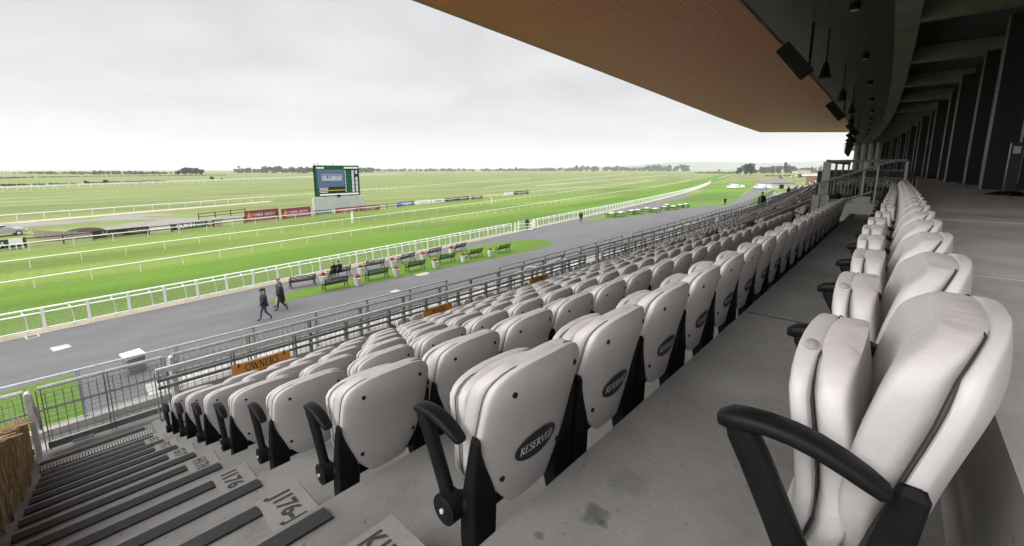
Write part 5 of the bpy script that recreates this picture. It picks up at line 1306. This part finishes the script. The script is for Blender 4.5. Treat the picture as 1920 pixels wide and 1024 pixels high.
def tree(label, q, ytop, mat='leaf', wide=1., cat='tree', group='trees of the far countryside', n=420, name='tree'):
    P = G(*q); h = max(1.0, zat(P, ytop)); t = thing(name, label, cat, P, 0, group); r = h * .38 * wide
    m = MB(); m.tube([(0, 0, 0), (.02 * h, 0, h * .3), (0, .02 * h, h * .7)], [h * .035, h * .026, h * .01], 7)
    for i in range(4):
        a = i * 1.6 + random.random(); m.tube([(0, 0, h * (.28 + .07 * i)), (math.cos(a) * r * .6, math.sin(a) * r * .6, h * (.5 + .08 * i))], [h * .016, h * .006], 5)
    m.build('trunk', K['bark'], t)
    m = MB(); crown(m, (0, 0, h * .58), (r, r, h * .42), n, h * .085, lobes=8); m.build('crown', K[mat], t, fix=False)
TR = [((163,346),338,'pine',1.3,'single round dark bush in the field below the far hedge'), ((197,345),336.5,'pine',1.5,'broad dark bush just past the round one in the field'), ((398,339),331,'pine',1.6,'dark bush in front of the far rail below the tree clump'), ((417,338.5),334,'hedge',1.5,'low bush beside the dark one in front of the far rail'),
      ((334,330),317,'pine',.8,'slim dark tree at the edge of the big tree clump'), ((347,330),314.5,'pine',1.1,'tall rounded tree in the big clump'), ((357,330),313,'pine',1.2,'tallest dark tree of the big clump'), ((369,330),314,'pine',1.2,'broad tree closing the big clump'), ((378,330),317,'pine',1.,'lower tree at the end of the big clump'),
      ((1387,328),313,'pine',1.,'grey green tree at the start of the dark clump past the course'), ((1398,329),308,'pine',.9,'tall dark evergreen beside the lattice structure'), ((1407,329),306,'pine',.9,'tallest dark evergreen past the end of the course'), ((1441,326),311,'rust',1.2,'thin brown tree in the far tree line'), ((1459,325),311,'hedge',.9,'slender tree in the far line before the mast'),
      ((1473,325),304,'hedge',.7,'slender tall tree rising above the far line behind the mast'), ((1499,334),326,'rust',1.4,'small russet tree on the pale field past the hut'), ((1464,338),331,'rust',1.3,'low russet shrub next to the hut roof'), ((1535,349),340,'leaf',.8,'yellowing shrub next to the brown kiosk'),
      ((1348,323.5),318,'hedge',1.3,'small grey bush far off by the turn of the course'), ((1238,322),317,'hedge',1.3,'small lone tree in front of the far wood')]
for q, yt, mt, wd, lab in TR: tree(lab, q, yt, mt, wd)
def wood(name, label, spans, mat, dens=1.0, deep=30):
    m = MB()
    for (x0, yb, yt, x1, yb1, yt1) in spans:
        A, B = Vector(G(x0, yb)), Vector(G(x1, yb1)); d = B - A; ha, hb = zat(A, yt), zat(B, yt1)
        h = max(2., (ha + hb) / 2); k = max(3, int(d.length / (h * .30) * dens))
        nn = Vector((-d.y, d.x, 0)).normalized()
        for i in range(k):
            u = (i + random.random()) / k; hh = (ha + (hb - ha) * u) * random.uniform(.6, 1.08); hh = max(hh, 1.2); p = A + d * u + nn * random.uniform(0, deep)
            crown(m, (p.x, p.y, hh * .48), (hh * .5, hh * .5, hh * .5), 40, hh * .20, lobes=4)
    o = m.build(name, K[mat], None, fix=False); o['kind'] = 'stuff'; tag(o, label, 'wood'); return o
wood('far_wood', 'dark wood on the skyline behind the big screen', [(434, 324.5, 313.5, 480, 324.5, 312), (480, 324.5, 312, 545, 324.5, 311.5), (545, 325, 312, 600, 325, 311), (600, 325, 312, 706, 323, 314)], 'pine', 1.3, 60)
wood('far_wood', 'hazy low wood along the skyline above the left fields', [(0, 326, 322.5, 60, 326, 322), (40, 327, 321, 130, 327, 321), (130, 327.5, 320, 250, 327.5, 320), (250, 327.5, 322, 330, 327, 322)], 'hedge', 1., 80)
wood('far_wood', 'long low tree belt on the skyline over the course bend', [(700, 322, 316, 900, 321.5, 315.5), (900, 321.5, 315, 1080, 321.5, 314), (1080, 321.5, 311, 1205, 321.5, 310.5)], 'hedge', 1.0, 150)
wood('far_wood', 'dense dark wood below the far hill', [(1212, 321.5, 309.5, 1304, 321.5, 307.5)], 'pine', 1.6, 120)
wood('far_wood', 'mixed autumn tree line past the vans and hut', [(1410, 325, 314, 1450, 325, 312), (1450, 325, 312.5, 1500, 325, 312), (1500, 324, 314, 1565, 324, 311)], 'hedge', 1.4, 60)
wood('hedgerow', 'dark scrubby hedge line across the fields before the far rail', [(-10, 350.5, 345.5, 60, 348.5, 345), (60, 348.5, 344.5, 140, 347.5, 345)], 'hedge', 1.4, 6)
wood('hedgerow', 'brown hedge line just beyond the far white rail', [(180, 345, 341.5, 230, 343, 339.5), (230, 343, 339.5, 268, 342.5, 339.5), (270, 342, 340, 312, 341, 339.5)], 'rust', 1.2, 6)
wood('hedgerow', 'thin dark hedge between the far fields on the skyline side', [(-10, 336, 333, 60, 333.5, 331), (60, 333.5, 331, 180, 331.5, 329.5), (180, 331.5, 329.5, 430, 329, 327.5)], 'hedge', .7, 10)
wood('hedgerow', 'low scrub along the end of the course', [(1300, 325, 322, 1380, 326, 322), (1440, 331, 328, 1490, 331, 328), (1500, 333, 330.5, 1540, 332.5, 330)], 'rust', .9, 10)
# hills on the horizon
def hills(pts, dist, name):
    m = MB(); A, B = [], []
    for px, py in pts:
        c, s = cam_dir(px); f = dist / math.cos(math.atan2(px - CX, math.hypot(F_, 134))); p = (c * f, s * f, 0)
        A.append((p[0], p[1], -5)); B.append((p[0] * 1.12, p[1] * 1.12, max(4, zat((p[0] * 1.12, p[1] * 1.12), py))))
    C_ = [(p[0] * 1.3, p[1] * 1.3, -5) for p in B]
    m.strip(A, B); m.strip(B, C_); struct(m.build(name, K['hill'], None, smooth=True, angle=3))
hills([(-120,321), (60,320), (240,319.5), (420,319), (600,318), (760,316.5), (840,316), (920,317), (1010,315), (1110,314), (1200,309), (1250,304.5), (1310,303), (1380,304), (1440,305.5), (1500,304), (1560,300), (1610,296), (1680,293), (1760,296), (1850,300), (2000,306)], 5200, 'hills')
# ================================================================== AIR, SKY, SUN
HAZE = 0.00015
if HAZE:
    m = MB().box((0, 0, 158.8), (24000, 24000, 320)); o = m.build('haze', bpy.data.materials.new('haze'), None); o['kind'] = 'stuff'; tag(o, 'thin pale autumn haze over the far fields', 'haze')
    hm = o.data.materials[0]; hm.use_nodes = True; nt = hm.node_tree; nt.nodes.remove(nt.nodes['Principled BSDF'])
    v = nt.nodes.new('ShaderNodeVolumePrincipled'); v.inputs['Color'].default_value = (.875, .88, .925, 1); v.inputs['Density'].default_value = HAZE; v.inputs['Anisotropy'].default_value = .2
    nt.links.new(v.outputs[0], nt.nodes['Material Output'].inputs['Volume'])
wd = bpy.data.worlds.new('World'); S.world = wd; wd.use_nodes = True
nt = wd.node_tree; N, L = nt.nodes, nt.links; bg = N['Background']; bg.inputs['Strength'].default_value = .1
SUN_EL, SUN_AZ = 33, 160
sk = N.new('ShaderNodeTexSky'); sk.sky_type = 'NISHITA'; sk.sun_disc = False; sk.sun_elevation = math.radians(SUN_EL); sk.sun_rotation = math.radians(90 - SUN_AZ); sk.dust_density = 4; sk.air_density = 1.2
tc = N.new('ShaderNodeTexCoord'); sep = N.new('ShaderNodeSeparateXYZ'); L.new(tc.outputs['Generated'], sep.inputs[0])
rp = N.new('ShaderNodeValToRGB'); cr = rp.color_ramp
cr.elements[0].position = 0; cr.elements[0].color = (.462, .452, .467, 1); cr.elements[1].position = 1; cr.elements[1].color = (2.4, 2.43, 2.5, 1)
for p, c in ((.05, (.47, .46, .476)), (.15, (.465, .455, .475)), (.34, (.44, .432, .455)), (.46, (1.3, 1.31, 1.34))): e = cr.elements.new(p); e.color = (*c, 1)
L.new(sep.outputs['Z'], rp.inputs[0])
mp = N.new('ShaderNodeVectorMath'); mp.operation = 'DIVIDE'
za = N.new('ShaderNodeMath'); za.operation = 'ADD'; za.inputs[1].default_value = .16; L.new(sep.outputs['Z'], za.inputs[0])
cb = N.new('ShaderNodeCombineXYZ')
for i in range(2): L.new(za.outputs[0], cb.inputs[i])
cb.inputs[2].default_value = 1
L.new(tc.outputs['Generated'], mp.inputs[0]); L.new(cb.outputs[0], mp.inputs[1])
ns = N.new('ShaderNodeTexNoise'); ns.inputs['Scale'].default_value = 1.1; ns.inputs['Detail'].default_value = 7; ns.inputs['Roughness'].default_value = .55; ns.inputs['Distortion'].default_value = .3
L.new(mp.outputs[0], ns.inputs['Vector'])
mr = N.new('ShaderNodeMapRange'); mr.inputs[1].default_value = .33; mr.inputs[2].default_value = .68; mr.inputs[3].default_value = .84; mr.inputs[4].default_value = 1.10; L.new(ns.outputs['Fac'], mr.inputs[0])
fl = N.new('ShaderNodeMapRange'); fl.inputs[1].default_value = .0; fl.inputs[2].default_value = .14; L.new(sep.outputs['Z'], fl.inputs[0])
mf = N.new('ShaderNodeMix'); mf.data_type = 'FLOAT'; mf.inputs[2].default_value = 1.0; L.new(fl.outputs[0], mf.inputs[0]); L.new(mr.outputs[0], mf.inputs[3])
mu = N.new('ShaderNodeVectorMath'); mu.operation = 'SCALE'; L.new(rp.outputs['Color'], mu.inputs[0]); L.new(mf.outputs[0], mu.inputs['Scale'])
m10 = N.new('ShaderNodeVectorMath'); m10.operation = 'SCALE'; m10.inputs['Scale'].default_value = 10.0; L.new(mu.outputs[0], m10.inputs[0])
hs = N.new('ShaderNodeHueSaturation'); hs.inputs['Saturation'].default_value = .25; L.new(sk.outputs[0], hs.inputs['Color'])
mx = N.new('ShaderNodeMix'); mx.data_type = 'RGBA'; mx.inputs[0].default_value = .94; L.new(hs.outputs[0], mx.inputs[6]); L.new(m10.outputs[0], mx.inputs[7])
L.new(mx.outputs[2], bg.inputs['Color'])
sun = bpy.data.lights.new('Sun', 'SUN'); sun.energy = 1.35; sun.angle = math.radians(45); sun.color = (1, .97, .93)
so = bpy.data.objects.new('Sun', sun); COL.objects.link(so)
a, e = math.radians(SUN_AZ), math.radians(SUN_EL); d = Vector((math.cos(e) * math.cos(a), math.cos(e) * math.sin(a), math.sin(e)))
so.rotation_euler = (-d).to_track_quat('-Z', 'Y').to_euler()
S.view_settings.view_transform = 'Standard'; S.view_settings.look = 'None'; S.view_settings.exposure = .7; S.view_settings.gamma = 1
S.cycles.max_bounces = 8; S.cycles.diffuse_bounces = 5; S.cycles.glossy_bounces = 3; S.cycles.volume_bounces = 1; S.cycles.transmission_bounces = 2
S.cycles.use_denoising = True; S.cycles.caustics_reflective = False; S.cycles.caustics_refractive = False
